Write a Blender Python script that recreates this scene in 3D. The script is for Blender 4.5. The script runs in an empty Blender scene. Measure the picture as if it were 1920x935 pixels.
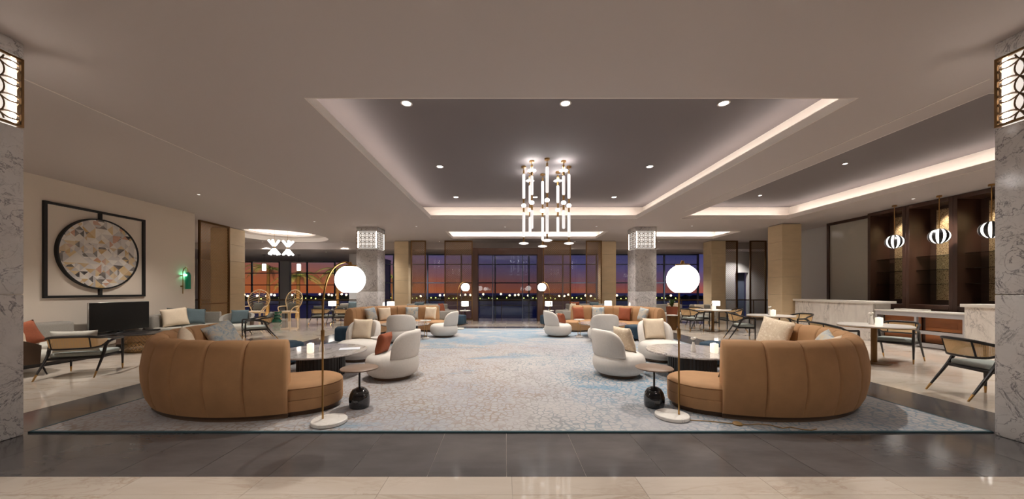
import bpy, bmesh, math, random
from mathutils import Vector, Matrix
random.seed(7)
R = math.radians
SC = bpy.context.scene
COL = SC.collection

# ------------------------------------------------------------------ camera, sky, exposure
cam_data = bpy.data.cameras.new('camera')
cam_data.sensor_width = 36.0
cam_data.lens = 650 / 1920 * 36.0
cam_data.shift_x = 13 / 1920
cam_data.shift_y = 76.5 / 1920
cam_data.clip_start = 0.05
cam_data.clip_end = 2000
cam = bpy.data.objects.new('camera', cam_data)
COL.objects.link(cam)
cam.location = (0, 0, 1.4)
cam.rotation_euler = (R(90), 0, 0)
SC.camera = cam
SC.view_settings.view_transform = 'Standard'
SC.view_settings.look = 'None'
SC.view_settings.exposure = 0.0
SC.view_settings.gamma = 1.0
SC.view_settings.use_curve_mapping = False
SC.cycles.use_denoising = True
SC.cycles.max_bounces = 8
SC.cycles.diffuse_bounces = 5
SC.cycles.glossy_bounces = 4
SC.cycles.transparent_max_bounces = 24
SC.cycles.transmission_bounces = 6
SC.cycles.sample_clamp_indirect = 6.0
SC.cycles.caustics_reflective = False
SC.cycles.caustics_refractive = False

LED = 15.0        # cove strips
SPOT = 390.0      # downlights, W
SKY = 1.3

def lin(c):
    o = []
    for v in c[:3]:
        v = v / 255.0
        o.append(v / 12.92 if v <= 0.04045 else ((v + 0.055) / 1.055) ** 2.4)
    return (o[0], o[1], o[2], 1.0)

class NT:
    """tiny node-tree helper"""
    def __init__(s, tree):
        s.t = tree
    def n(s, typ, props=None, **inp):
        nd = s.t.nodes.new('ShaderNode' + typ)
        for k, v in (props or {}).items():
            setattr(nd, k, v)
        for k, v in inp.items():
            s.set(nd, k, v)
        return nd
    def set(s, nd, k, v):
        key = int(k[1:]) if k[0] == 'i' and k[1:].isdigit() else k.replace('_', ' ')
        sock = nd.inputs[key]
        if isinstance(v, bpy.types.NodeSocket):
            s.t.links.new(v, sock)
        else:
            sock.default_value = v
    def math(s, op, a, b=0.0, c=0.0):
        return s.n('Math', {'operation': op}, i0=a, i1=b, i2=c).outputs[0]
    def mix(s, fac, a, b, blend='MIX'):
        nd = s.n('Mix', {'data_type': 'RGBA', 'blend_type': blend})
        s.set(nd, 'i0', fac); s.set(nd, 'i6', a); s.set(nd, 'i7', b)
        return nd.outputs[2]
    def ramp(s, fac, stops, interp='LINEAR'):
        nd = s.n('ValToRGB'); cr = nd.color_ramp; cr.interpolation = interp
        while len(cr.elements) < len(stops):
            cr.elements.new(0.5)
        for e, (p, c) in zip(cr.elements, stops):
            e.position = p
            e.color = c if len(c) == 4 else (*c, 1)
        s.set(nd, 'i0', fac)
        return nd.outputs[0]
    def coord(s, rnd=True, scale=(1, 1, 1), rot=(0, 0, 0)):
        tc = s.n('TexCoord').outputs['Object']
        if rnd:
            oi = s.n('ObjectInfo').outputs['Random']
            off = s.math('MULTIPLY', oi, 37.0)
            cb = s.n('CombineXYZ', i0=off, i1=off, i2=off).outputs[0]
            tc = s.n('VectorMath', {'operation': 'ADD'}, i0=tc, i1=cb).outputs[0]
        m = s.n('Mapping', Vector=tc, Scale=scale, Rotation=rot)
        return m.outputs[0]
    def noise(s, vec, scale, detail=3.0, rough=0.5, dist=0.0):
        return s.n('TexNoise', Vector=vec, Scale=scale, Detail=detail, Roughness=rough, Distortion=dist).outputs[0]

world = bpy.data.worlds.new('dusk_sky')
SC.world = world
world.use_nodes = True
wt = NT(world.node_tree)
bg = world.node_tree.nodes['Background']
wdir = wt.n('TexCoord').outputs['Generated']
sep = wt.n('SeparateXYZ', i0=wdir)
streak = wt.noise(wt.n('Mapping', Vector=wdir, Scale=(3.0, 3.0, 55.0)).outputs[0], 1.6, 4.0, 0.55)
zz = wt.math('ADD', sep.outputs[2], wt.math('MULTIPLY', wt.math('SUBTRACT', streak, 0.5), 0.035))
az = wt.n('MapRange', i0=sep.outputs[0], i1=-0.62, i2=0.45, i3=0.0, i4=1.0).outputs[0]   # 0 towards the sunset, 1 away
zl = wt.math('ADD', wt.math('MULTIPLY', zz, wt.math('ADD', 0.55, wt.math('MULTIPLY', az, 0.85))), 0.0)
warm = wt.ramp(zl, [(0.0, lin((178, 92, 48))), (0.022, lin((164, 88, 58))), (0.05, lin((132, 90, 90))),
                    (0.09, lin((98, 86, 122))), (0.16, lin((72, 72, 120))), (0.4, lin((34, 40, 78))), (1.0, lin((20, 26, 56)))])
cool = wt.ramp(zl, [(0.0, lin((138, 72, 64))), (0.03, lin((100, 68, 86))), (0.07, lin((78, 68, 106))),
                    (0.13, lin((56, 56, 96))), (0.4, lin((32, 38, 76))), (1.0, lin((20, 26, 56)))])
world.node_tree.links.new(wt.mix(az, warm, cool), bg.inputs[0])
bg.inputs[1].default_value = SKY

# ------------------------------------------------------------------ materials
MATS = {}
def base_mat(name):
    m = bpy.data.materials.new(name)
    m.use_nodes = True
    t = NT(m.node_tree)
    b = m.node_tree.nodes['Principled BSDF']
    MATS[name] = m
    return m, t, b

def P(name, col, rough=0.5, metal=0.0, var=None, bump=None, sheen=0.0, coat=0.0, spec=0.5):
    m, t, b = base_mat(name)
    c = lin(col)
    b.inputs['Base Color'].default_value = c
    b.inputs['Roughness'].default_value = rough
    b.inputs['Metallic'].default_value = metal
    b.inputs['Specular IOR Level'].default_value = spec
    if sheen:
        b.inputs['Sheen Weight'].default_value = sheen
        b.inputs['Sheen Roughness'].default_value = 0.4
        b.inputs['Sheen Tint'].default_value = c
    if coat:
        b.inputs['Coat Weight'].default_value = coat
        b.inputs['Coat Roughness'].default_value = 0.05
    if var:
        sc, amt = var[0], var[1]
        st = var[2] if len(var) > 2 else (1, 1, 1)
        v = t.noise(t.coord(True, st), sc, 4.0, 0.6)
        k = t.n('MapRange', i0=v, i1=0.25, i2=0.75, i3=1 - amt, i4=1 + amt).outputs[0]
        h = t.n('HueSaturation', Value=k, Color=c)
        t.set(b, 'Base Color', h.outputs[0])
    if bump:
        v = t.noise(t.coord(False), bump[0], 2.0)
        bp = t.n('Bump', Strength=bump[1], Distance=0.01, Height=v)
        t.set(b, 'Normal', bp.outputs[0])
    return m

def E(name, col, strength):
    m, t, b = base_mat(name)
    b.inputs['Base Color'].default_value = (0.8, 0.8, 0.8, 1)
    b.inputs['Emission Color'].default_value = lin(col)
    b.inputs['Emission Strength'].default_value = strength
    return m

def marble(name, c0, c1, vein, scale, vw=0.045, rough=0.12, stretch=(1, 1, 1), cloud=1.0, brk0=0.4, brk1=0.62):
    m, t, b = base_mat(name)
    co = t.coord(True, stretch)
    cl = t.noise(co, 1.6 * scale * cloud, 5.0, 0.6, 0.6)
    col = t.mix(t.n('MapRange', i0=cl, i1=0.3, i2=0.7).outputs[0], lin(c0), lin(c1))
    for k, s2 in ((1.0, 1.0), (0.55, 2.3)):
        nz = t.noise(co, scale * s2, 6.0, 0.62, 1.2)
        d = t.math('ABSOLUTE', t.math('SUBTRACT', nz, 0.5))
        v = t.n('MapRange', i0=d, i1=0.0, i2=vw, i3=k, i4=0.0).outputs[0]
        brk = t.n('MapRange', i0=t.noise(co, scale * 0.9, 2.0), i1=brk0, i2=brk1).outputs[0]
        col = t.mix(t.math('MULTIPLY', v, brk), col, lin(vein))
    t.set(b, 'Base Color', col)
    b.inputs['Roughness'].default_value = rough
    return m

def clear(name, tint=(235, 240, 240), refl=1.0):
    m, t, b = base_mat(name)
    out = m.node_tree.nodes['Material Output']
    fr = t.n('Fresnel', IOR=1.45).outputs[0]
    mx = t.n('MixShader', i0=t.math('MULTIPLY', fr, refl))
    tr = t.n('BsdfTransparent', Color=lin(tint)).outputs[0]
    gl = t.n('BsdfGlossy', Roughness=0.02).outputs[0]
    t.set(mx, 'i1', tr); t.set(mx, 'i2', gl)
    t.set(out, 'Surface', mx.outputs[0])
    return m

def pierced(name, col, metal, rough, hole_fn):
    """a sheet with real see-through openings"""
    m, t, b = base_mat(name)
    out = m.node_tree.nodes['Material Output']
    b.inputs['Base Color'].default_value = lin(col)
    b.inputs['Metallic'].default_value = metal
    b.inputs['Roughness'].default_value = rough
    hole = hole_fn(t, b)
    mx = t.n('MixShader', i0=hole)
    t.set(mx, 'i1', b.outputs[0])
    t.set(mx, 'i2', t.n('BsdfTransparent').outputs[0])
    t.set(out, 'Surface', mx.outputs[0])
    return m

def circles(t, cell, width):
    """distance to overlapping circles on a square lattice in object x/z (and y/z) -> 1 in the opening"""
    tc = t.n('TexCoord').outputs['Object']
    s = t.n('SeparateXYZ', i0=tc)
    u = t.math('DIVIDE', t.math('ADD', s.outputs[0], s.outputs[1]), cell)
    v = t.math('DIVIDE', s.outputs[2], cell)
    best = None
    for du, dv in ((0, 0), (0.5, 0.5)):
        fu = t.math('SUBTRACT', t.math('FRACT', t.math('ADD', u, du)), 0.5)
        fv = t.math('SUBTRACT', t.math('FRACT', t.math('ADD', v, dv)), 0.5)
        d = t.math('SQRT', t.math('ADD', t.math('MULTIPLY', fu, fu), t.math('MULTIPLY', fv, fv)))
        for rr in (0.5,):
            e = t.math('ABSOLUTE', t.math('SUBTRACT', d, rr))
            best = e if best is None else t.math('MINIMUM', best, e)
    return t.math('GREATER_THAN', best, width)

P('plaster_ceiling', (184, 175, 172), 0.85)
P('coffer_paint', (222, 214, 207), 0.8)
P('raised_shade_tone', (110, 103, 104), 0.85)  # dimness of the raised ceiling's middle darkened into its base colour
P('plaster_wall', (226, 214, 200), 0.85, bump=(90, 0.05))
P('white_wall', (196, 194, 194), 0.8)
marble('grey_marble', (214, 210, 208), (202, 198, 196), (116, 112, 116), 3.0, 0.016, 0.14, brk0=0.3, brk1=0.48)
marble('white_marble', (232, 226, 218), (212, 205, 198), (150, 144, 140), 1.3, 0.02, 0.12, (1, 1.6, 0.7))
marble('table_marble', (206, 199, 195), (176, 169, 165), (124, 116, 114), 3.2, 0.03, 0.08, (2.4, 0.7, 1))
marble('lamp_marble', (236, 232, 226), (222, 217, 210), (190, 184, 178), 4.0, 0.02, 0.25)
P('limestone', (206, 184, 150), 0.55, var=(2.2, 0.07, (1, 1, 3)))
P('tile_dark', (88, 85, 85), 0.13, var=(2.4, 0.18, (1, 2.5, 1)))
marble('tile_beige', (200, 189, 177), (190, 177, 163), (176, 159, 143), 0.9, 0.03, 0.05, (0.7, 2.4, 1))
P('grout', (158, 150, 142), 0.9)
P('velvet_camel', (168, 128, 90), 0.8, var=(5.0, 0.10), sheen=0.5)
P('velvet_navy', (30, 56, 74), 0.75, var=(6.0, 0.12), sheen=0.5)
P('boucle', (222, 216, 209), 0.95, var=(40, 0.05), bump=(320, 0.35), sheen=0.15)
P('plinth_wood', (96, 74, 56), 0.45, var=(8, 0.15, (1, 1, 6)))
P('fabric_grey', (150, 145, 138), 0.95, var=(60, 0.12), bump=(260, 0.3))
P('fabric_light', (190, 186, 176), 0.95, var=(60, 0.06), bump=(260, 0.25))
P('fabric_bluegrey', (158, 164, 160), 0.95, var=(70, 0.1), bump=(260, 0.3))
P('leather_brown', (92, 72, 58), 0.5, var=(6, 0.08))
P('cushion_cream', (226, 208, 184), 0.95, var=(30, 0.05), bump=(240, 0.3))
P('cushion_rust', (146, 80, 54), 0.95, var=(40, 0.1), bump=(240, 0.3))
P('cushion_teal', (96, 112, 118), 0.95, var=(40, 0.08), bump=(240, 0.3))
P('cushion_slate', (100, 100, 94), 0.95, var=(40, 0.08), bump=(240, 0.3))
def mottled(name, a, bcol, ccol, sc):
    m, t, b = base_mat(name)
    co = t.coord(True)
    n1 = t.noise(co, sc, 6.0, 0.7, 1.0)
    t.set(b, 'Base Color', t.ramp(n1, [(0.36, lin(a)), (0.5, lin(bcol)), (0.64, lin(ccol))]))
    b.inputs['Roughness'].default_value = 0.9
mottled('cushion_mottled', (132, 148, 160), (176, 178, 176), (200, 182, 150), 9)
mottled('cushion_pattern', (222, 206, 184), (206, 186, 160), (236, 224, 206), 26)
P('black_wood', (34, 30, 30), 0.35)
P('brass', (176, 138, 86), 0.28, 1.0)
P('bronze', (128, 98, 66), 0.35, 1.0)
P('bronze_dark', (92, 74, 56), 0.4, 0.9)
P('lattice_metal', (112, 88, 64), 0.45, 0.3)
P('black_metal', (22, 22, 24), 0.35)
P('black_ceramic', (16, 18, 24), 0.08, coat=1.0)
P('green_ceramic', (16, 92, 70), 0.1, coat=1.0)
P('table_brown', (132, 110, 94), 0.4, var=(6, 0.08, (1, 6, 1)))
P('walnut_dark', (62, 40, 30), 0.35, var=(5, 0.2, (1, 1, 0.15)))
P('walnut_panel', (66, 46, 36), 0.4, var=(6, 0.2, (0.3, 0.3, 4)))
P('wood_orange', (166, 104, 62), 0.4, var=(5, 0.14, (0.4, 0.4, 5)))
P('steel_paint', (170, 168, 170), 0.45)
P('rattan', (224, 198, 158), 0.6, var=(20, 0.1))
P('alabaster_off', (240, 232, 218), 0.5)
P('white_ceramic', (238, 234, 228), 0.35)
P('petal', (244, 240, 232), 0.8)
P('leaf', (64, 92, 44), 0.7, var=(3, 0.3))
P('palm_leaf', (86, 100, 44), 0.7, var=(2, 0.35))
P('palm_bark', (150, 112, 72), 0.9, var=(6, 0.2, (1, 1, 4)))
P('terracotta', (150, 82, 54), 0.7)
P('screen_black', (3, 3, 4), 0.25)
P('frame_black', (18, 17, 18), 0.5)
P('silver_edge', (180, 178, 176), 0.3, 0.8)
P('paper_white', (228, 232, 240), 0.7)
P('portal_wood', (84, 58, 46), 0.4, var=(6, 0.15, (1, 1, 0.15)))
P('mullion', (84, 92, 112), 0.5)
P('shore_dark', (20, 30, 16), 0.95, var=(0.2, 0.5))
P('deck_dark', (40, 44, 62), 0.7)
P('cord_gold', (150, 118, 72), 0.5)
P('counter_top', (226, 220, 212), 0.2)
clear('glass_clear', (232, 236, 238))
P('glass_bar', (172, 168, 158), 0.12)
clear('glass_shelf', (190, 200, 196), 2.0)
clear('glass_disc', (240, 240, 240), 2.5)
E('globe_glow', (255, 250, 244), 7.0)
E('led_slot', (255, 248, 242), LED * 1.5)
E('box_glow', (255, 246, 236), 0.75)
E('pin_glow', (255, 250, 244), 3.0)
E('striped_glow', (255, 248, 240), 2.5)
E('led_white', (255, 244, 234), LED)
E('led_box', (255, 240, 224), 16.0)
E('tube_glow', (248, 245, 244), 0.8)
E('ball_glow', (255, 250, 244), 2.5)
E('lamp_glow', (255, 246, 234), 5.0)
E('candle_glow', (255, 234, 204), 0.95)
E('down_glow', (255, 250, 244), 12.0)
E('star_glow', (255, 252, 248), 9.0)
E('city_glow', (255, 214, 160), 9.0)
E('city_glow_yellow', (236, 240, 120), 3.0)
P('box_core', (236, 232, 226), 0.7)

m, t, b = base_mat('sea_water')
b.inputs['Base Color'].default_value = lin((104, 120, 196))
b.inputs['Roughness'].default_value = 0.5
b.inputs['Specular IOR Level'].default_value = 0.25
wn = t.noise(t.coord(False, (0.15, 0.5, 1)), 1.0, 3.0)
t.set(b, 'Normal', t.n('Bump', Strength=0.5, Distance=0.3, Height=wn).outputs[0])

m, t, b = base_mat('green_glass')
b.inputs['Base Color'].default_value = lin((14, 74, 52))
b.inputs['Roughness'].default_value = 0.05
b.inputs['Emission Color'].default_value = lin((20, 120, 84))
b.inputs['Emission Strength'].default_value = 0.25
E('green_bulb', (120, 255, 190), 45.0)

# woven cane: crossed strands with small openings
def cane_holes(t, b):
    tc = t.n('TexCoord').outputs['Object']
    s = t.n('SeparateXYZ', i0=tc)
    u = t.math('MULTIPLY', t.math('ADD', s.outputs[0], t.math('MULTIPLY', s.outputs[1], 0.8)), 58.0)
    v = t.math('MULTIPLY', s.outputs[2], 58.0)
    fu = t.math('ABSOLUTE', t.math('SUBTRACT', t.math('FRACT', u), 0.5))
    fv = t.math('ABSOLUTE', t.math('SUBTRACT', t.math('FRACT', v), 0.5))
    return t.math('MULTIPLY', t.math('LESS_THAN', fu, 0.2), t.math('LESS_THAN', fv, 0.2))
pierced('cane', (228, 192, 140), 0.0, 0.6, cane_holes)
pierced('lattice_bronze', (184, 146, 98), 0.35, 0.4, lambda t, b: circles(t, 0.105, 0.05))
pierced('lattice_fine', (156, 124, 90), 0.35, 0.4, lambda t, b: circles(t, 0.10, 0.05))
pierced('lattice_drum', (176, 138, 92), 0.35, 0.38, lambda t, b: circles(t, 0.085, 0.055))

m, t, b = base_mat('gold_mesh')
co = t.coord(False)
vo = t.n('TexVoronoi', {'feature': 'DISTANCE_TO_EDGE'}, Vector=co, Scale=26.0).outputs[0]
t.set(b, 'Base Color', t.ramp(vo, [(0.0, lin((226, 202, 160))), (0.12, lin((186, 156, 116))), (0.4, lin((120, 96, 70)))]))
b.inputs['Roughness'].default_value = 0.35
b.inputs['Metallic'].default_value = 0.6

m, t, b = base_mat('mosaic_print')      # abstract kite-and-triangle mosaic
tc = t.n('TexCoord').outputs['Object']
s = t.n('SeparateXYZ', i0=tc)
def cellcol(size, seed, rot):
    a, c_ = math.cos(rot), math.sin(rot)
    uu = t.math('ADD', t.math('MULTIPLY', s.outputs[1], a / size), t.math('MULTIPLY', s.outputs[2], c_ / size))
    vv = t.math('SUBTRACT', t.math('MULTIPLY', s.outputs[2], a / size), t.math('MULTIPLY', s.outputs[1], c_ / size))
    iu, iv = t.math('FLOOR', uu), t.math('FLOOR', vv)
    half = t.math('GREATER_THAN', t.math('ADD', t.math('FRACT', uu), t.math('FRACT', vv)), 1.0)
    half2 = t.math('GREATER_THAN', t.math('FRACT', uu), t.math('FRACT', vv))
    pick = t.math('GREATER_THAN', t.n('TexWhiteNoise', {'noise_dimensions': '3D'}, Vector=t.n('CombineXYZ', i0=iu, i1=iv, i2=seed + 5.0).outputs[0]).outputs[0], 0.5)
    hh = t.math('ADD', t.math('MULTIPLY', half, pick), t.math('MULTIPLY', half2, t.math('SUBTRACT', 1.0, pick)))
    cv = t.n('CombineXYZ', i0=iu, i1=iv, i2=t.math('ADD', hh, seed)).outputs[0]
    return t.n('TexWhiteNoise', {'noise_dimensions': '3D'}, Vector=cv).outputs[0]
pal = [(0.0, lin((206, 200, 196))), (0.2, lin((222, 214, 204))), (0.36, lin((186, 180, 178))), (0.5, lin((214, 186, 138))),
       (0.62, lin((198, 160, 100))), (0.7, lin((230, 224, 216))), (0.82, lin((94, 86, 82))), (0.9, lin((196, 142, 112))), (0.95, lin((52, 48, 48)))]
c1 = t.ramp(cellcol(0.17, 1.0, R(45)), pal, 'CONSTANT')
c2 = t.ramp(cellcol(0.12, 9.0, R(45)), pal, 'CONSTANT')
soft = t.noise(tc, 5.0, 4.0)
cc = t.mix(t.math('GREATER_THAN', t.noise(tc, 3.0, 0.0), 0.5), c1, c2)
t.set(b, 'Base Color', t.mix(t.n('MapRange', i0=soft, i1=0.35, i2=0.7, i3=0.0, i4=0.45).outputs[0], cc, lin((212, 206, 200))))
b.inputs['Roughness'].default_value = 0.6

m, t, b = base_mat('rug_pile')
tc = t.n('TexCoord').outputs['Object']        # rug local: x -4.7..4.7, y -4.6..4.6
s = t.n('SeparateXYZ', i0=tc)
big = t.noise(tc, 0.45, 4.0, 0.6, 0.4)
mid = t.noise(tc, 1.7, 5.0, 0.65, 0.5)
fine = t.noise(tc, 9.0, 4.0, 0.7)
base = t.mix(t.n('MapRange', i0=big, i1=0.35, i2=0.65).outputs[0], lin((154, 154, 160)), lin((176, 170, 166)))
base = t.mix(t.n('MapRange', i0=fine, i1=0.3, i2=0.7, i3=0.0, i4=0.35).outputs[0], base, lin((192, 190, 190)))
# curling line lattice
warp = t.n('VectorMath', {'operation': 'ADD'}, i0=tc, i1=t.n('VectorMath', {'operation': 'SCALE'}, i0=t.n('TexNoise', Vector=tc, Scale=5.0, Detail=1.0).outputs[1], Scale=0.09).outputs[0]).outputs[0]
vor = t.n('TexVoronoi', {'feature': 'DISTANCE_TO_EDGE'}, Vector=warp, Scale=13.0, Randomness=0.8).outputs[0]
line = t.n('MapRange', i0=vor, i1=0.05, i2=0.11, i3=0.8, i4=0.0).outputs[0]
side = t.n('MapRange', i0=t.math('ADD', s.outputs[0], t.math('MULTIPLY', t.math('SUBTRACT', big, 0.5), 6.0)), i1=-0.2, i2=1.6).outputs[0]
linecol = t.mix(side, lin((142, 122, 102)), lin((96, 128, 146)))
fade = t.n('MapRange', i0=mid, i1=0.34, i2=0.56, i3=0.15, i4=0.8).outputs[0]
near = t.n('MapRange', i0=s.outputs[1], i1=0.4, i2=2.2, i3=1.0, i4=0.25).outputs[0]
col = t.mix(t.math('MULTIPLY', line, t.math('MULTIPLY', fade, near)), base, linecol)
# washed blue drifts, strongest towards the far end
drift = t.noise(t.n('Mapping', Vector=tc, Scale=(0.35, 0.75, 1), Rotation=(0, 0, R(18))).outputs[0], 1.2, 6.0, 0.68, 0.6)
far = t.n('MapRange', i0=s.outputs[1], i1=-1.5, i2=3.2, i3=-0.05, i4=0.05).outputs[0]
dv = t.n('MapRange', i0=t.math('ADD', drift, far), i1=0.52, i2=0.60, i3=0.0, i4=0.75).outputs[0]
brk = t.n('MapRange', i0=fine, i1=0.35, i2=0.6, i3=0.45, i4=1.0).outputs[0]
def blot(px, py, rx, ry):          # woven colour drift at a fixed place on the rug
    a_ = t.math('DIVIDE', t.math('SUBTRACT', s.outputs[0], px), rx)
    b_ = t.math('DIVIDE', t.math('SUBTRACT', s.outputs[1], py), ry)
    q_ = t.math('ADD', t.math('MULTIPLY', a_, a_), t.math('MULTIPLY', b_, b_))
    q_ = t.math('ADD', q_, t.math('MULTIPLY', t.math('SUBTRACT', mid, 0.5), 5.0))
    return t.n('MapRange', i0=q_, i1=0.1, i2=1.1, i3=0.8, i4=0.0).outputs[0]
dv = t.math('MAXIMUM', dv, t.math('MAXIMUM', blot(-0.9, 1.6, 1.5, 0.9), blot(0.6, 2.6, 1.6, 0.7)))
spot = t.math('MULTIPLY', blot(1.7, -2.9, 1.0, 1.1), line)
col = t.mix(spot, col, lin((92, 134, 158)))
col = t.mix(t.math('MULTIPLY', dv, brk), col, lin((106, 140, 162)))
t.set(b, 'Base Color', col)
b.inputs['Roughness'].default_value = 1.0
b.inputs['Specular IOR Level'].default_value = 0.1
t.set(b, 'Normal', t.n('Bump', Strength=0.35, Distance=0.01, Height=t.math('ADD', t.noise(tc, 160.0, 1.0), t.math('MULTIPLY', line, -0.6))).outputs[0])
P('rug_binding', (52, 78, 86), 0.9)

# ------------------------------------------------------------------ mesh helpers
class G:
    def __init__(s):
        s.bm = bmesh.new()
    def box(s, x0, y0, z0, x1, y1, z1, bev=0.0, seg=2):
        r = bmesh.ops.create_cube(s.bm, size=1.0)
        M4 = Matrix.Translation(((x0 + x1) / 2, (y0 + y1) / 2, (z0 + z1) / 2)) @ Matrix.Diagonal((abs(x1 - x0), abs(y1 - y0), abs(z1 - z0), 1))
        bmesh.ops.transform(s.bm, matrix=M4, verts=r['verts'])
        if bev:
            eds = list({e for v in r['verts'] for e in v.link_edges})
            bmesh.ops.bevel(s.bm, geom=eds, offset=bev, segments=seg, affect='EDGES', profile=0.5)
        return s
    def grid(s, fn, nu, nv, cu=False, cv=False):
        vs = [[s.bm.verts.new(fn(i / (nu if cu else nu - 1), j / (nv if cv else nv - 1))) for j in range(nv)] for i in range(nu)]
        for i in range(nu if cu else nu - 1):
            for j in range(nv if cv else nv - 1):
                a, b_, c, d = vs[i][j], vs[(i + 1) % nu][j], vs[(i + 1) % nu][(j + 1) % nv], vs[i][(j + 1) % nv]
                try: s.bm.faces.new((a, b_, c, d))
                except ValueError: pass
        return vs
    def face(s, vs):
        try: s.bm.faces.new(vs)
        except ValueError: pass
    def lathe(s, prof, n=32, c=(0, 0, 0), mod=None, cap=True):
        def fn(u, v):
            k = min(int(round(v * (len(prof) - 1))), len(prof) - 1)
            r, z = prof[k]; a = u * 2 * math.pi
            if mod: r = mod(r, a, k)
            return (c[0] + r * math.cos(a), c[1] + r * math.sin(a), c[2] + z)
        vs = s.grid(fn, n, len(prof), cu=True)
        if cap:
            s.face([vs[i][0] for i in range(n)][::-1]); s.face([vs[i][-1] for i in range(n)])
        return s
    def tube(s, path, r, n=8, closed=False, sq=False):
        pts = [Vector(p) for p in path]; k = len(pts)
        rs = r if isinstance(r, (list, tuple)) else [r] * k
        rings = []; prev = None
        for i, p in enumerate(pts):
            if closed: tg = pts[(i + 1) % k] - pts[i - 1]
            else: tg = pts[min(i + 1, k - 1)] - pts[max(i - 1, 0)]
            if tg.length < 1e-9: tg = Vector((0, 0, 1))
            tg.normalize()
            if prev is None:
                up = Vector((0, 0, 1)) if abs(tg.z) < 0.9 else Vector((0, 1, 0))
                nx = tg.cross(up).normalized()
            else:
                nx = (prev - tg * prev.dot(tg))
                nx = nx.normalized() if nx.length > 1e-6 else tg.orthogonal().normalized()
            prev = nx; ny = tg.cross(nx)
            ph = math.pi / n if sq else 0
            rings.append([s.bm.verts.new(p + nx * (math.cos(2 * math.pi * j / n + ph) * rs[i]) + ny * (math.sin(2 * math.pi * j / n + ph) * rs[i])) for j in range(n)])
        for i in range(k if closed else k - 1):
            a, b_ = rings[i], rings[(i + 1) % k]
            for j in range(n):
                s.face((a[j], a[(j + 1) % n], b_[(j + 1) % n], b_[j]))
        if not closed:
            s.face(rings[0][::-1]); s.face(rings[-1])
        return s
    def sphere(s, c, r, nu=24, nv=14, sx=1, sy=1, sz=1):
        r0 = bmesh.ops.create_uvsphere(s.bm, u_segments=nu, v_segments=nv, radius=1.0)
        bmesh.ops.transform(s.bm, matrix=Matrix.Translation(c) @ Matrix.Diagonal((r * sx, r * sy, r * sz, 1)), verts=r0['verts'])
        return s
    def poly(s, pts, z0, z1):
        a = [s.bm.verts.new((p[0], p[1], z0)) for p in pts]; b_ = [s.bm.verts.new((p[0], p[1], z1)) for p in pts]
        n = len(pts); s.face(a[::-1]); s.face(b_)
        for i in range(n): s.face((a[i], a[(i + 1) % n], b_[(i + 1) % n], b_[i]))
        return s
    def mesh(s, name, mat, sharp=38):
        me = bpy.data.meshes.new(name)
        bmesh.ops.recalc_face_normals(s.bm, faces=s.bm.faces)
        for f in s.bm.faces: f.smooth = True
        s.bm.to_mesh(me); s.bm.free()
        me.set_sharp_from_angle(angle=R(sharp))
        me.materials.append(MATS[mat])
        return me
    def build(s, name, mat, parent=None, loc=(0, 0, 0), rot=(0, 0, 0), sharp=38):
        return link(name, s.mesh(name, mat, sharp), parent, loc, rot)

def link(name, me, parent=None, loc=(0, 0, 0), rot=(0, 0, 0)):
    o = bpy.data.objects.new(name, me)
    COL.objects.link(o)
    o.location = loc; o.rotation_euler = rot
    if parent: o.parent = parent
    return o

def root(name, loc=(0, 0, 0), rz=0.0):
    o = bpy.data.objects.new(name, None)
    COL.objects.link(o)
    o.location = loc; o.rotation_euler = (0, 0, rz); o.empty_display_size = 0.1
    return o

def tag(o, label=None, cat=None, group=None, kind=None):
    if label: o['label'] = label
    if cat: o['category'] = cat
    if group: o['group'] = group
    if kind: o['kind'] = kind
    return o

def struct(o, label=None):
    o['kind'] = 'structure'
    if label: o['label'] = label
    return o

def copy_tree(o, parent=None):
    c = o.copy(); COL.objects.link(c)
    c.parent = parent
    for ch in o.children:
        copy_tree(ch, c)
    return c

PROTO = {}
def spawn(key, fn, loc, rz, label, cat, group=None, mirror=False, my=False):
    if key in PROTO:
        o = copy_tree(PROTO[key])
    else:
        o = fn(); PROTO[key] = o
    o.location = loc; o.rotation_euler = (0, 0, rz)
    o.scale = (-1 if mirror else 1, -1 if my else 1, 1)
    for k in ('group',):
        if k in o: del o[k]
    return tag(o, label, cat, group)

def one(g, name, mat, label, cat, group=None, loc=(0, 0, 0), rot=(0, 0, 0), sharp=38):
    return tag(g.build(name, mat, None, loc, rot, sharp), label, cat, group)

# ================================================================== THE SETTING
CZ = 3.78          # main ceiling
RZ = 4.25          # raised coffer ceiling
LZ = 3.45          # lower ceiling beyond the bulkhead

# ---- floor
fl = G(); fl.box(-20, -6, -0.3, 16, 17.35, -0.004)
floor = struct(fl.build('floor', 'grout'), 'polished stone floor')
RX0, RX1, RY0, RY1 = -4.68, 4.79, 3.395, 12.64
DX0, DX1, DY0, DY1 = -5.50, 5.60, 2.607, 13.43

def tile_mesh(w, d, mat):
    g = G(); q = 0.0022 if mat == 'tile_dark' else 0.0012; g.box(-w / 2 + q, -d / 2 + q, -0.02, w / 2 - q, d / 2 - q, 0.0)
    return g.mesh('floor_tile', mat)
cache = {}
def tile(x, y, w, d, mat, nm):
    k = (round(w, 3), round(d, 3), mat)
    if k not in cache: cache[k] = tile_mesh(w, d, mat)
    return link(nm, cache[k], floor, (x, y, 0))
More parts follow.
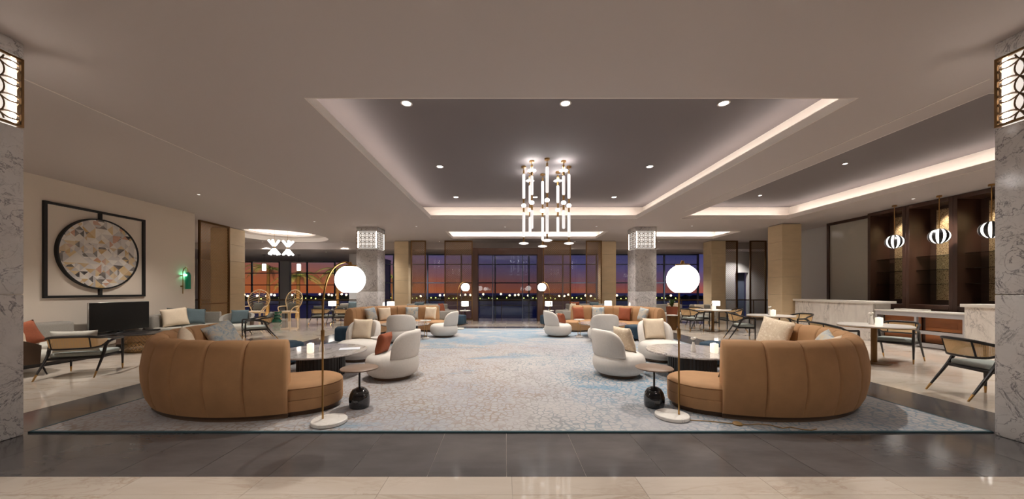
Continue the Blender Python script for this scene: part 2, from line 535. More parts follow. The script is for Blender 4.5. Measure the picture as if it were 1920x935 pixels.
# dark border tiles
x = 0.012
xs = []
while x < DX1 - 0.02:
    xs.append((x, min(x + 0.6, DX1))); x += 0.6
x = 0.012
while x > DX0 + 0.02:
    xs.append((max(x - 0.6, DX0), x)); x -= 0.6
for a, c in xs:
    for (y0, y1) in ((DY0, RY0 + 0.05), (RY1 - 0.05, DY1)):
        tile((a + c) / 2, (y0 + y1) / 2, c - a, y1 - y0, 'tile_dark', 'dark_floor_tile')
ny = 15
hh = (RY1 - 0.05 - RY0 - 0.05) / ny
for i in range(ny):
    for a, c in ((DX0, RX0 + 0.06), (RX1 - 0.06, DX1)):
        tile((a + c) / 2, RY0 + 0.05 + (i + 0.5) * hh, c - a, hh, 'tile_dark', 'dark_floor_tile')
# beige tiles: rows fit the border rectangle exactly
def cuts(lo, hi, marks, step):
    pts = [lo]
    for a, b2 in zip([lo] + marks, marks + [hi]):
        n = max(1, round((b2 - a) / step))
        pts += [a + (b2 - a) * (k + 1) / n for k in range(n)]
    return pts
xc = cuts(-20, 16, [DX0, DX1], 0.6 if False else 0.92)
yc = cuts(-6, 17.35, [DY0 - 0.231, DY0, DY1], 0.92)
beige = []
for i in range(len(xc) - 1):
    for j in range(len(yc) - 1):
        x0, x1, y0, y1 = xc[i], xc[i + 1], yc[j], yc[j + 1]
        if x0 >= DX0 - 1e-4 and x1 <= DX1 + 1e-4 and y0 >= DY0 - 1e-4 and y1 <= DY1 + 1e-4:
            continue
        mx, my_ = (x0 + x1) / 2, (y0 + y1) / 2
        vis = my_ > 1.9 and abs(mx) < my_ * 1.5 + 0.4 and -10 < mx < 12
        beige.append(((0 if vis else 100) + my_, x0, x1, y0, y1))
beige.sort()
rest = G()
for k, (q, x0, x1, y0, y1) in enumerate(beige):
    if k < 250:
        tile((x0 + x1) / 2, (y0 + y1) / 2, x1 - x0, y1 - y0, 'tile_beige', 'beige_floor_tile')
    else:
        rest.box(x0 + 0.0012, y0 + 0.0012, -0.02, x1 - 0.0012, y1 - 0.0012, 0.0)
o = rest.build('beige_floor_tiles', 'tile_beige', floor); o['kind'] = 'stuff'
g = G(); g.box(RX0 + 0.1, RY0 + 0.07, -0.02, RX1 - 0.1, RY1 - 0.07, -0.001); g.build('screed', 'grout', floor)

# ---- rug
cx, cy = (RX0 + RX1) / 2, (RY0 + RY1) / 2
hw, hd = (RX1 - RX0) / 2, (RY1 - RY0) / 2
rug = root('rug', (cx, cy, 0))
tag(rug, 'large square rug in washed grey, cream and blue with curling lines', 'rug')
g = G(); g.box(-hw + 0.02, -hd + 0.02, 0.0, hw - 0.02, hd - 0.02, 0.014); g.build('pile', 'rug_pile', rug)
g = G(); g.tube([(-hw, -hd, 0.009), (hw, -hd, 0.009), (hw, hd, 0.009), (-hw, hd, 0.009)], 0.011, 6, closed=True)
g.bm.free(); g = G()
for a in ((-hw, -hd, hw, -hd + 0.025), (-hw, hd - 0.025, hw, hd), (-hw, -hd, -hw + 0.025, hd), (hw - 0.025, -hd, hw, hd)):
    g.box(a[0], a[1], 0, a[2], a[3], 0.017, 0.004, 1)
o = g.build('binding', 'rug_binding', rug); o['label'] = 'dark teal binding'

# ---- ceiling with coffers
HOLES = [(-2.47, 4.36, 4.31, 11.54), (5.86, 9.40, 4.2, 11.54), (-2.40, 4.16, 14.06, 15.95), (5.9, 9.55, 14.06, 15.95)]
CIRC = (-9.9, 15.35, 1.85)
CSQ = (-11.85, -7.95, 13.4, 17.3)
xb = sorted({-20, 16, *[h[0] for h in HOLES], *[h[1] for h in HOLES], CSQ[0], CSQ[1]})
yb = sorted({-6, 17.3, *[h[2] for h in HOLES], *[h[3] for h in HOLES], CSQ[2]})
g = G()
for i in range(len(xb) - 1):
    for j in range(len(yb) - 1):
        mx, my_ = (xb[i] + xb[i + 1]) / 2, (yb[j] + yb[j + 1]) / 2
        if any(h[0] < mx < h[1] and h[2] < my_ < h[3] for h in HOLES + [CSQ]): continue
        g.face([g.bm.verts.new((X, Y, CZ)) for X, Y in ((xb[i], yb[j]), (xb[i + 1], yb[j]), (xb[i + 1], yb[j + 1]), (xb[i], yb[j + 1]))])
# ring between square and circle
n = 64
def sqp(a):
    c_, s_ = math.cos(a), math.sin(a); k = 1.95 / max(abs(c_), abs(s_))
    return (CIRC[0] + c_ * k, CIRC[1] + s_ * k, CZ)
def cip(a, r=1.85, z=CZ): return (CIRC[0] + r * math.cos(a), CIRC[1] + r * math.sin(a), z)
def ring(g, f1, f2, n=64):
    g.grid(lambda u, v: f1(u * 2 * math.pi) if v < 0.5 else f2(u * 2 * math.pi), n, 2, cu=True)
ring(g, sqp, cip)
bmesh.ops.remove_doubles(g.bm, verts=g.bm.verts, dist=0.0005)
ceiling = struct(g.build('ceiling', 'plaster_ceiling'), 'taupe plaster ceiling')

def coffer(x0, x1, y0, y1, zr, lip, w, nm, strength='led_white'):
    """lip all round, cove gap behind it with a light strip, raised panel above"""
    g = G(); th = 0.02
    def band(a, b2, c, d, z0, z1):
        g.box(a, b2, z0, c, d, z1)
    band(x0 - th, y0 - th, x1 + th, y0, CZ - 0.001, CZ + lip); band(x0 - th, y1, x1 + th, y1 + th, CZ - 0.001, CZ + lip)
    band(x0 - th, y0, x0, y1, CZ - 0.001, CZ + lip); band(x1, y0, x1 + th, y1, CZ - 0.001, CZ + lip)
    g.build('coffer_lip', 'coffer_paint', ceiling)
    g = G(); z = CZ + 0.03
    X0, X1, Y0, Y1 = x0 - w, x1 + w, y0 - w, y1 + w
    # shelf and outer wall of the cove
    for a in ((X0, Y0, X1, y0 - th), (X0, y1 + th, X1, Y1), (X0, y0 - th, x0 - th, y1 + th), (x1 + th, y0 - th, X1, y1 + th)):
        g.box(a[0], a[1], z - 0.02, a[2], a[3], z)
    for a in ((X0 - th, Y0 - th, X1 + th, Y0), (X0 - th, Y1, X1 + th, Y1 + th), (X0 - th, Y0, X0, Y1), (X1, Y0, X1 + th, Y1)):
        g.box(a[0], a[1], z - 0.02, a[2], a[3], zr + 0.02)
    g.build('cove_wall', 'coffer_paint', ceiling)
    g = G(); g.box(X0 - th, Y0 - th, zr, X1 + th, Y1 + th, zr + 0.03)
    g.build('raised_panel', 'raised_shade_tone' if zr > 4.1 else 'coffer_paint', ceiling)
    e = 0.045
    for a in ((x0, y0 - 0.11, x1, y0 - 0.11 + e), (x0, y1 + 0.11 - e, x1, y1 + 0.11), (x0 - 0.11, y0, x0 - 0.11 + e, y1), (x1 + 0.11 - e, y0, x1 + 0.11, y1)):
        g = G(); g.box(a[0], a[1], CZ + lip - 0.035, a[2], a[3], CZ + lip - 0.015)
        g.build('cove_light', strength, ceiling)
coffer(*HOLES[0], RZ, 0.12, 0.36, 'main')
coffer(*HOLES[1], RZ, 0.12, 0.36, 'bar')
coffer(*HOLES[2], CZ + 0.42, 0.10, 0.22, 'slot', 'led_slot')
coffer(*HOLES[3], CZ + 0.42, 0.10, 0.22, 'slot', 'led_slot')
# round stepped recess
g = G()
ring(g, lambda a: cip(a), lambda a: cip(a, 1.85, CZ + 0.2))
ring(g, lambda a: cip(a, 1.85, CZ + 0.2), lambda a: cip(a, 1.35, CZ + 0.2))
ring(g, lambda a: cip(a, 1.35, CZ + 0.2), lambda a: cip(a, 1.35, CZ + 0.3))
ring(g, lambda a: cip(a, 1.35, CZ + 0.3), lambda a: cip(a, 1.75, CZ + 0.3))
ring(g, lambda a: cip(a, 1.75, CZ + 0.3), lambda a: cip(a, 1.75, CZ + 0.52))
ring(g, lambda a: cip(a, 1.75, CZ + 0.52), lambda a: cip(a, 0.01, CZ + 0.52))
g.build('round_recess', 'coffer_paint', ceiling)
g = G(); g.tube([cip(2 * math.pi * k / 48, 1.5, CZ + 0.32) for k in range(48)], 0.02, 6, closed=True)
g.build('cove_light', 'led_white', ceiling)
# slim linear air slots in the ceiling by the front columns
for (x0, y0, x1, y1) in ((-5.42, 3.9, -5.40, 10.5), (5.44, 3.9, 5.46, 10.5)):
    g = G(); g.box(x0, y0, CZ - 0.006, x1, y1, CZ + 0.002); g.build('air_slot', 'coffer_paint', ceiling)
# bulkhead and lower ceiling
g = G(); g.box(-20, 17.3, LZ, 16, 17.5, CZ + 0.05)
struct(g.build('trim_1', 'plaster_ceiling'), 'bulkhead beam across the room')
g = G(); g.box(-20, 17.5, LZ, -8.2, 25.0, LZ + 0.1); g.box(-8.2, 17.5, LZ, 16, 19.75, LZ + 0.1)
struct(g.build('ceiling_low', 'plaster_ceiling'), 'lower ceiling by the windows')
g = G(); g.box(-20.3, -6.3, 4.6, -8.2, 25.2, 4.8); g.box(-8.2, -6.3, 4.6, 16.3, 19.8, 4.8)
struct(g.build('roof', 'plaster_ceiling'))

# ---- walls
def wall(nm, x0, y0, z0, x1, y1, z1, mat='plaster_wall'):
    g = G(); g.box(x0, y0, z0, x1, y1, z1); return struct(g.build(nm, mat))
wall('wall_left', -9.96, 1.0, 0, -9.66, 10.8, CZ)
wall('wall_far_left', -20.3, -6, -4.5, -20, 25.2, 4.6)
wall('wall_behind', -20, -6.3, 0, 16, -6, 4.6)
wall('wall_right', 11.9, -6, 0, 12.2, 14.3, CZ, 'white_wall')
wall('wall_outer_right', 16, -6, 0, 16.3, 25.2, 4.6, 'white_wall')
# far right wall with a doorway
wall('wall_back_right', 10.9, 18.6, -4.5, 12.35, 18.8, 4.6, 'white_wall')
wall('wall_back_right_end', 13.05, 18.6, -4.5, 16, 18.8, 4.6, 'white_wall')
wall('wall_back_right_head', 12.35, 18.6, 2.35, 13.05, 18.8, 4.6, 'white_wall')
g = G(); g.box(12.35, 18.9, -4.5, 13.05, 18.95, 2.35); struct(g.build('door_2', 'mullion'), 'grey door in the far white wall')
# lower level beyond the balustrade
g = G(); g.box(-20, 17.36, -4.6, 16, 25.2, -4.5); struct(g.build('floor_lower', 'deck_dark'))
g = G(); g.box(-20, 17.33, -4.5, 16, 17.36, -0.02); struct(g.build('wall_slab_edge', 'deck_dark'))

# ---- window facades: every pane and mullion a piece
def facade(nm, x0, x1, y, z0, z1, nx, zc, label):
    w = root(nm, (0, y, 0)); struct(w, label)
    dx = (x1 - x0) / nx
    gp = {}
    for i in range(nx + 1):
        g = G(); g.box(-0.035, -0.06, z0, 0.035, 0.06, z1); g.build('mullion', 'mullion', w, (x0 + i * dx, 0, 0))
    zs = [z0] + zc + [z1]
    for z in zc + [z1 - 0.04]:
        g = G(); g.box(x0, -0.05, z - 0.03, x1, 0.05, z + 0.03); g.build('transom', 'mullion', w)
    for j in range(len(zs) - 1):
        g = G(); g.box(0.035, -0.004, 0, dx - 0.035, 0.004, zs[j + 1] - zs[j]); me = g.mesh('pane', 'glass_clear')
        for i in range(nx):
            link('pane', me, w, (x0 + i * dx, 0, zs[j]))
    return w
facade('window_1', -8.2, 10.9, 19.6, -4.5, LZ, 10, [-1.6, 0.55, 1.82, 2.86], 'tall glass front towards the sea')
facade('window_2', -20, -8.2, 24.7, -4.5, LZ, 6, [-1.6, 0.4, 1.78, 2.62], 'deeper glass front beside the palms')
wall('wall_window_pier', -8.75, 19.45, -4.5, -8.2, 24.7, LZ, 'white_wall')
wall('wall_pier', -15.85, 24.4, -4.5, -15.2, 24.66, LZ, 'white_wall')

# ---- marble columns
def column(nm, x0, y0, lab):
    c = root(nm, (x0 + 0.4, y0 + 0.4, 0)); struct(c, lab)
    g = G(); g.box(-0.30, -0.30, 0, 0.30, 0.30, CZ); g.build('core', 'box_core', c)
    zs = [0.0, 1.36, 2.96]
    for a, b2 in zip(zs, zs[1:]):
        g = G(); g.box(-0.4, -0.4, a + 0.002, 0.4, 0.4, b2 - 0.002, 0.012, 2); g.build('marble_panel', 'grey_marble', c)
    g = G(); g.box(-0.4, -0.4, 3.64, 0.4, 0.4, CZ, 0.012, 2); g.build('marble_panel', 'grey_marble', c)
    return c
COLS = [(-5.46, 2.56, 'near left'), (4.74, 2.56, 'near right'), (-5.58, 13.0, 'far left'), (4.88, 13.0, 'far right')]
def lightbox():
    r = root('column_light')
    H0, H1, Wd = 0.0, 0.66, 0.4
    s_ = 0.16; rad = s_ * math.sqrt(0.5)
    for k in range(4):
        g = G()
        # frame
        for (u0, v0, u1, v1) in ((-Wd, H0, Wd, H0 + 0.022), (-Wd, H1 - 0.022, Wd, H1), (-Wd, H0, -Wd + 0.02, H1), (Wd - 0.02, H0, Wd, H1)):
            g.box(u0, -Wd, v0, u1, -Wd + 0.02, v1)
        g.build('frame', 'bronze', r, rot=(0, 0, k * math.pi / 2))
        g = G()
        for i in range(-3, 4):
            for j in range(-1, 6):
                c0, c1_ = i * s_ , 0.01 + j * s_ + 0.0
                seg = []
                for q in range(29):
                    a = 2 * math.pi * q / 28
                    u, v = c0 + rad * math.cos(a), c1_ + rad * math.sin(a)
                    if -Wd + 0.01 < u < Wd - 0.01 and 0.01 < v < H1 - 0.01: seg.append((u, -Wd + 0.01, v))
                    else:
                        if len(seg) > 1: g.tube(seg, 0.008, 4)
                        seg = []
                if len(seg) > 1: g.tube(seg, 0.008, 4)
        g.build('lattice', 'lattice_metal', r, rot=(0, 0, k * math.pi / 2))
    g = G(); g.box(-0.37, -0.37, 0.0, 0.37, 0.37, H1); g.build('diffuser', 'box_glow', r)
    for k in range(4):
        for sx in (-1, 1):
            g = G(); g.box(sx * 0.345 - 0.014, -0.376, 0.03, sx * 0.345 + 0.014, -0.37, H1 - 0.03)
            g.build('light_strip', 'led_box', r, rot=(0, 0, k * math.pi / 2))
    return r
for x0, y0, w_ in COLS:
    column('marble_column', x0, y0, 'grey veined marble column, ' + w_)
    spawn('lightbox', lightbox, (x0 + 0.4, y0 + 0.4, 2.97), 0, 'glowing bronze lattice light box around the %s marble column' % w_, 'light', 'light boxes on the marble columns')

# ---- limestone pillars
def pillar(x0, y0, w, lab):
    p = root('limestone_pillar', (x0 + w / 2, y0 + w / 2, 0)); struct(p, lab)
    h = w / 2; n = 6; dz = (CZ - 0.03) / n
    g = G(); g.box(-h, -h, 0.002, h, h, dz - 0.002, 0.004, 1); me = g.mesh('stone_block', 'limestone')
    for k in range(n): link('stone_block', me, p, (0, 0, k * dz))
    g = G(); g.box(-h + 0.03, -h + 0.03, 0, h - 0.03, h - 0.03, CZ); g.build('core', 'grout', p)
PX = [(-5.32, 16.65), (4.65, 16.65), (9.8, 16.46), (9.82, 12.28), (-11.05, 13.0)]
for i, (x0, y0) in enumerate(PX):
    pillar(x0, y0, 0.68 if i != 4 else 0.74, 'limestone pillar %s' % ['left of the portal', 'right of the portal', 'at the far right', 'beside the bar', 'beside the left screen'][i])

# ---- wooden portal
p = root('door_1', (0, 15.7, 0)); struct(p, 'dark wood portal frame')
PX0, PX1, PH = -1.47, 1.71, 3.32
for a in ((PX0, 0, PX0 + 0.24, PH), (PX1 - 0.24, 0, PX1, PH), (PX0 + 0.24, PH - 0.3, PX1 - 0.24, PH)):
    g = G(); g.box(a[0], 0, a[1], a[2], 0.5, a[3], 0.008, 1); g.build('frame_board', 'portal_wood', p)
for x in (PX0 + 0.9, PX1 - 0.9):
    g = G(); g.box(x - 0.02, 0.25, 0, x + 0.02, 0.29, PH - 0.3); g.build('glazing_bar', 'mullion', p)
xx = [PX0 + 0.24, PX0 + 0.9, PX1 - 0.9, PX1 - 0.24]
for a, c in zip(xx, xx[1:]):
    g = G(); g.box(a + 0.02, 0.266, 0.01, c - 0.02, 0.274, PH - 0.31); g.build('pane', 'glass_clear', p)

# ---- glass balustrade along the floor edge
bal = root('balustrade', (0, 17.2, 0))
tag(bal, 'glass balustrade with dark handrail along the far edge of the floor', 'railing')
g = G(); g.box(-19.9, -0.03, 0.90, 15.9, 0.03, 0.95); g.build('handrail', 'bronze_dark', bal)
g = G(); g.box(0, -0.006, 0.0, 1.76, 0.006, 0.9); me = g.mesh('pane', 'glass_clear')
for k in range(20):
    x = -19.8 + k * 1.785
    link('pane', me, bal, (x, 0, 0))
    g = G(); g.box(x - 0.02, -0.02, 0, x + 0.01, 0.02, 0.9); g.build('post', 'bronze_dark', bal)

# ---- lattice screens
def screen(x0, x1, y, lab, mat='lattice_fine', along='x', L=None):
    w = x1 - x0
    s = root('lattice_screen', (x0, y, 0)); tag(s, lab, 'screen', 'bronze lattice screens')
    H = CZ - 0.01
    for a in ((0, 0, 0.05, H), (w - 0.05, 0, w, H), (0.05, H - 0.06, w - 0.05, H), (0.05, 0, w - 0.05, 0.06), (0.05, 0.92, w - 0.05, 0.95)):
        g = G(); g.box(a[0], -0.03, a[1], a[2], 0.03, a[3]); g.build('frame_bar', 'bronze', s)
    g = G()
    for q in (0.0,):
        vs = [g.bm.verts.new(v) for v in ((0.05, q, 0.06), (w - 0.05, q, 0.06), (w - 0.05, q, H - 0.06), (0.05, q, H - 0.06))]
        g.face(vs)
    g.build('lattice', mat, s)
    return s
screen(-4.5, -3.78, 16.55, 'narrow bronze lattice screen beside the pillar left of the portal')
screen(-2.89, -1.55, 16.55, 'wide bronze lattice screen directly left of the wooden portal')
screen(1.81, 3.14, 16.55, 'wide bronze lattice screen directly right of the wooden portal')
screen(3.86, 4.62, 16.55, 'narrow bronze lattice screen beside the pillar right of the portal')
screen(10.5, 11.13, 16.6, 'bronze lattice screen against the farthest right limestone pillar')
screen(11.72, 12.5, 16.6, 'bronze lattice screen on the right side of the grey doorway')
s = screen(0, 1.28, 0, 'tall bronze lattice screen standing at the end of the art wall', 'lattice_bronze')
s.location = (-10.3, 11.66, 0); s.rotation_euler = (0, 0, R(90))

# ================================================================== LIGHT FITTINGS
def downlight(k=1.0, glow='down_glow'):
    r = root('downlight')
    g = G(); g.lathe([(0.060 * k, 0.0), (0.085 * k, -0.002), (0.088 * k, -0.008), (0.068 * k, -0.010), (0.060 * k, 0.0)], 24, cap=False); g.build('trim_ring', 'coffer_paint', r)
    g = G(); g.lathe([(0.064 * k, -0.006), (0.064 * k, -0.003)], 20); g.build('lens', glow, r)
    ld = bpy.data.lights.new('spot', 'SPOT'); ld.energy = SPOT; ld.spot_size = R(115); ld.spot_blend = 0.9
    ld.shadow_soft_size = 0.06; ld.color = (1.0, 0.93, 0.85)
    lo = bpy.data.objects.new('spot', ld); COL.objects.link(lo); lo.parent = r; lo.location = (0, 0, -0.03)
    return r
rows = {5.28: 'front', 7.98: 'middle', 10.59: 'far'}
for y, rn in rows.items():
    for x, cn in ((-1.5, 'left'), (0.92, 'centre'), (3.33, 'right')):
        if rn == 'middle' and cn == 'centre': continue
        spawn('down', downlight, (x, y, RZ), 0, 'round recessed downlight in the main coffer, %s row, %s' % (rn, cn), 'downlight', 'downlights in the main coffer')
for y, rn in ((5.2, 'near the column'), (7.8, 'nearer'), (10.4, 'farther')):
    spawn('mid', lambda: downlight(0.6), (7.65, y, RZ), 0, 'round recessed downlight in the bar side coffer, %s' % rn, 'downlight', 'downlights in the bar coffer')
for x, y, rn in ((-6.6, 12.0, 'before the far left column'), (-7.6, 5.2, 'above the left lounge'), (-7.6, 8.6, 'above the left armchairs'),
                 (-6.2, 16.2, 'beside the round recess'), (-13.5, 14.5, 'beyond the left screen'), (-13.5, 10.0, 'behind the art wall'),
                 (6.9, 12.8, 'above the far dining table'), (10.6, 9.0, 'above the bar'), (10.6, 6.2, 'above the bar end'), (-3.3, 12.9, 'above the far left camel sofa'), (3.4, 12.9, 'above the far right camel sofa'),
                 (0.0, 13.0, 'before the wooden portal'), (-3.2, 16.9, 'left of the portal top'), (3.4, 16.9, 'right of the portal top'), (7.5, 16.9, 'over the far grey sofa'), (-11.9, 17.0, 'left of the peacock chairs'), (-8.0, 17.0, 'right of the peacock chairs')):
    spawn('pin', lambda: downlight(0.45, 'pin_glow'), (x, y, CZ), 0, 'small added downlight in the flat ceiling %s' % rn, 'downlight', 'added downlights in the flat ceiling')  # most of these are added to light the lounge and far end
for x, y, n_ in ((-16.5, 20.5, 'leftmost'), (-12.5, 19.0, 'between the lanterns'), (-9.6, 18.6, 'beside the white pier'), (-4.2, 18.4, 'left of the portal'), (4.4, 18.4, 'right of the portal'), (8.5, 18.4, 'above the far window corner'), (12.2, 17.9, 'before the grey door')):
    spawn('pin', None, (x, y, LZ), 0, 'small added downlight in the lower ceiling by the windows, ' + n_, 'downlight', 'added downlights in the lower ceiling')  # added fittings that brighten the bulkhead and window zone
for x, n_ in ((-6.8, 'far left'), (-2.3, 'left of the middle'), (2.3, 'right of the middle'), (6.8, 'far right')):
    spawn('pin', None, (x, 0.4, CZ), 0, 'added unseen downlight over the entrance aisle, ' + n_, 'downlight', 'added downlights over the entrance aisle')  # out of view, added to light the front of the room

# ---- chandelier strands
def strand(kind):
    r = root('pendant_light')
    def cyl(nm, mat, rad, z0, z1, round_=False, n=14):
        g = G()
        if round_:
            pr = [(0.001, z0)] + [(rad * math.sin(a), z0 + rad - rad * math.cos(a)) for a in (0.5, 1.0, 1.57)] + [(rad * math.sin(a), z1 - rad + rad * math.cos(a)) for a in (1.57, 1.0, 0.5)] + [(0.001, z1)]
            g.lathe(pr, n)
        else: g.lathe([(rad, z0), (rad, z1)], n)
        return g.build(nm, mat, r)
    def disc(z, rad):
        g = G(); g.lathe([(0.001, z - 0.028), (rad * 0.5, z - 0.024), (rad * 0.9, z - 0.01), (rad, z), (rad * 0.9, z + 0.01), (rad * 0.5, z + 0.024), (0.001, z + 0.028)], 24)
        g.build('glass_disc', 'tube_glow', r)
    def ball(z):
        g = G(); g.sphere((0, 0, z), 0.056, 16, 10, sz=0.85); g.build('glass_ball', 'ball_glow', r)
    cyl('canopy', 'brass', 0.055, -0.035, 0.0, n=20)
    cyl('rod', 'brass', 0.007, -0.13, -0.035, n=8)
    if kind == 'A':
        cyl('collar', 'brass', 0.021, -0.17, -0.10); cyl('glass_tube', 'tube_glow', 0.034, -0.75, -0.17, True)
        cyl('collar', 'brass', 0.019, -0.86, -0.75); ball(-0.90); cyl('collar', 'brass', 0.021, -1.05, -0.95)
        cyl('glass_tube', 'tube_glow', 0.034, -1.63, -1.05, True); cyl('collar', 'brass', 0.019, -1.75, -1.63); disc(-1.77, 0.115)
    else:
        cyl('collar', 'brass', 0.024, -0.32, -0.09); disc(-0.22, 0.105)
        for sx in (-1, 1):
            ld = bpy.data.lights.new('disc_glow', 'POINT'); ld.energy = 5; ld.shadow_soft_size = 0.03; ld.color = (1, 0.96, 0.92)
            lo = bpy.data.objects.new('disc_glow', ld); COL.objects.link(lo); lo.parent = r; lo.location = (sx * 0.07, 0, -0.15)
        cyl('glass_tube', 'tube_glow', 0.034, -0.76, -0.32, True); cyl('collar', 'brass', 0.022, -0.88, -0.76); ball(-0.92)
        cyl('collar', 'brass', 0.024, -1.08, -0.97); cyl('glass_tube', 'tube_glow', 0.034, -1.50, -1.08, True)
    return r
for k, (kind, x, y, lab) in enumerate((('A', 0.43, 7.98, 'long chandelier strand with bottom disc at the left edge'), ('A', 1.47, 7.98, 'long chandelier strand with bottom disc at the right edge'),
        ('A', 0.91, 7.5, 'long chandelier strand with bottom disc, nearest in the cluster'), ('A', 0.92, 8.5, 'long chandelier strand with bottom disc, farthest in the cluster'),
        ('B', 0.59, 7.64, 'chandelier strand with upper glass disc, near left in the cluster'), ('B', 1.29, 7.64, 'chandelier strand with upper glass disc, near right in the cluster'),
        ('B', 0.60, 8.34, 'chandelier strand with upper glass disc, far left in the cluster'), ('B', 1.27, 8.34, 'chandelier strand with upper glass disc, far right in the cluster'))):
    spawn('strand' + kind, lambda: strand(kind), (x, y, RZ), 0, lab, 'pendant light', 'strands of the central chandelier')

# ---- starburst chandelier in the round recess
def starburst():
    r = root('starburst_pendant')
    g = G(); g.lathe([(0.06, -0.03), (0.06, 0)], 16); g.build('canopy', 'brass', r)
    g = G(); g.lathe([(0.006, -0.75), (0.006, -0.03)], 6); g.build('rod', 'brass', r)
    for zc in (-0.98, -1.06):
        for k in range(5):
            a = 2 * math.pi * k / 5 + (0.3 if zc < -1 else 0)
            tilt = 1.0 if zc > -1 else -1.0
            d = Vector((math.cos(a) * 0.8, math.sin(a) * 0.8, tilt)).normalized()
            g = G(); p0 = Vector((0, 0, zc)); g.tube([p0 + d * 0.03, p0 + d * 0.05, p0 + d * 0.33, p0 + d * 0.35], [0.025, 0.042, 0.042, 0.025], 10)
            g.build('light_tube', 'star_glow', r)
    g = G(); g.lathe([(0.025, -1.2), (0.025, -0.72)], 10); g.build('stem', 'brass', r)
    g = G(); g.lathe([(0.001, -1.32), (0.1, -1.28), (0.12, -1.25), (0.1, -1.22), (0.001, -1.2)], 16); g.build('bottom_disc', 'star_glow', r)
    return r
spawn('star', starburst, (-10.12, 15.2, CZ + 0.52), 0, 'white starburst tube pendant in the round recess, left of the pair', 'pendant light', 'starburst pendants')
spawn('star', starburst, (-9.68, 15.45, CZ + 0.52), 0.4, 'white starburst tube pendant in the round recess, right of the pair', 'pendant light', 'starburst pendants')

def lantern():
    r = root('lantern_pendant')
    g = G(); g.lathe([(0.09, -0.02), (0.09, 0)], 16); g.build('canopy', 'black_metal', r)
    g = G(); g.lathe([(0.006, -0.5), (0.006, -0.02)], 6); g.build('rod', 'black_metal', r)
    g = G(); g.lathe([(0.085, -0.92), (0.10, -0.89), (0.10, -0.56), (0.085, -0.53)], 18); g.build('shade', 'lamp_glow', r)
    g = G()
    for k in range(6):
        a = k * math.pi / 3
        g.tube([(0.12 * math.cos(a), 0.12 * math.sin(a), -0.95), (0.12 * math.cos(a), 0.12 * math.sin(a), -0.5)], 0.006, 4)
    g.lathe([(0.13, -0.5), (0.13, -0.49)], 18); g.build('cage', 'black_metal', r)
    return r
for x, y, lab in ((-13.9, 20.0, 'white lantern pendant before the left window pane'), (-11.9, 20.0, 'white lantern pendant before the palm window'), (11.2, 17.9, 'white lantern pendant behind the right lattice screen')):
    spawn('lantern', lantern, (x, y, LZ), 0, lab, 'pendant light', 'lantern pendants')

# ---- arc floor lamps
def arc_lamp(bx=0.07, by=0.0):
    r = root('floor_lamp')
    g = G(); g.lathe([(0.168, 0), (0.175, 0.006), (0.175, 0.034), (0.168, 0.04), (0.001, 0.04)], 40, (bx, by, 0)); g.build('base', 'lamp_marble', r)
    pts = [(0, 0, 0.04), (0, 0, 0.9), (0, 0, 1.12)]; px = 0.0
    ctrl = [(px, 0, 1.12), (px + 0.0, 0, 1.44), (px + 0.07, 0, 1.67), (px + 0.245, 0, 1.68)]
    for k in range(1, 15):
        q = k / 14; a = (1 - q)
        pts.append(tuple(a ** 3 * ctrl[0][i] + 3 * a * a * q * ctrl[1][i] + 3 * a * q * q * ctrl[2][i] + q ** 3 * ctrl[3][i] for i in range(3)))
    pts.append((px + 0.285, 0, 1.66))
    g = G(); g.tube(pts, 0.0095, 10); g.build('pole', 'brass', r)
    g = G(); g.lathe([(0.016, 0.86), (0.018, 0.87), (0.018, 0.96), (0.016, 0.97)], 14, (px, 0, 0)); g.build('sleeve', 'brass', r)
    cx_ = px + 0.29
    g = G(); g.lathe([(0.07, 1.632), (0.065, 1.648), (0.02, 1.652), (0.012, 1.68)], 20, (cx_, 0, 0)); g.build('cap', 'brass', r)
    g = G()
    rad = 0.150; pr = []
    for k in range(15):
        a = math.pi * (0.05 + 0.80 * k / 14); pr.append((rad * math.sin(a), 1.495 + rad * math.cos(a)))
    g.lathe(pr[::-1], 36, (cx_, 0, 0)); g.build('globe_shade', 'globe_glow', r)
    return r
spawn('arc', arc_lamp, (-1.91, 3.63, 0.016), 0, 'brass arc floor lamp with white globe beside the near left camel sofa', 'floor lamp', 'globe floor lamps')
lamp2 = spawn('arc2', lambda: arc_lamp(0.0, -0.067), (1.885, 3.76, 0.016), R(-110), 'brass arc floor lamp with white globe beside the near right camel sofa', 'floor lamp', 'globe floor lamps')
spawn('arc', arc_lamp, (-1.70, 12.35, 0.016), R(15), 'globe floor lamp at the far rug edge left of the portal', 'floor lamp', 'globe floor lamps')
spawn('arc', arc_lamp, (1.60, 12.35, 0.016), R(165), 'globe floor lamp at the far rug edge right of the portal', 'floor lamp', 'globe floor lamps')
# power cord with foot switch of the right lamp
pts = [(1.90, 3.72), (2.0, 3.68), (2.15, 3.66), (2.32, 3.60), (2.5, 3.56), (2.62, 3.58), (2.72, 3.55), (2.78, 3.47), (2.88, 3.50), (2.95, 3.44), (3.02, 3.42), (3.1, 3.45)]
ca, sa = math.cos(R(110)), math.sin(R(110))
loc_ = lambda a, b2: ((a - 1.885) * ca - (b2 - 3.76) * sa, (a - 1.885) * sa + (b2 - 3.76) * ca)
g = G(); g.tube([(*loc_(a, b2), 0.005) for a, b2 in pts], 0.005, 6); g.build('cord', 'cord_gold', lamp2)
g = G(); g.lathe([(0.045, 0), (0.048, 0.01), (0.035, 0.022), (0.001, 0.024)], 20); g.build('foot_switch', 'cord_gold', lamp2, (*loc_(2.4, 3.58), 0))

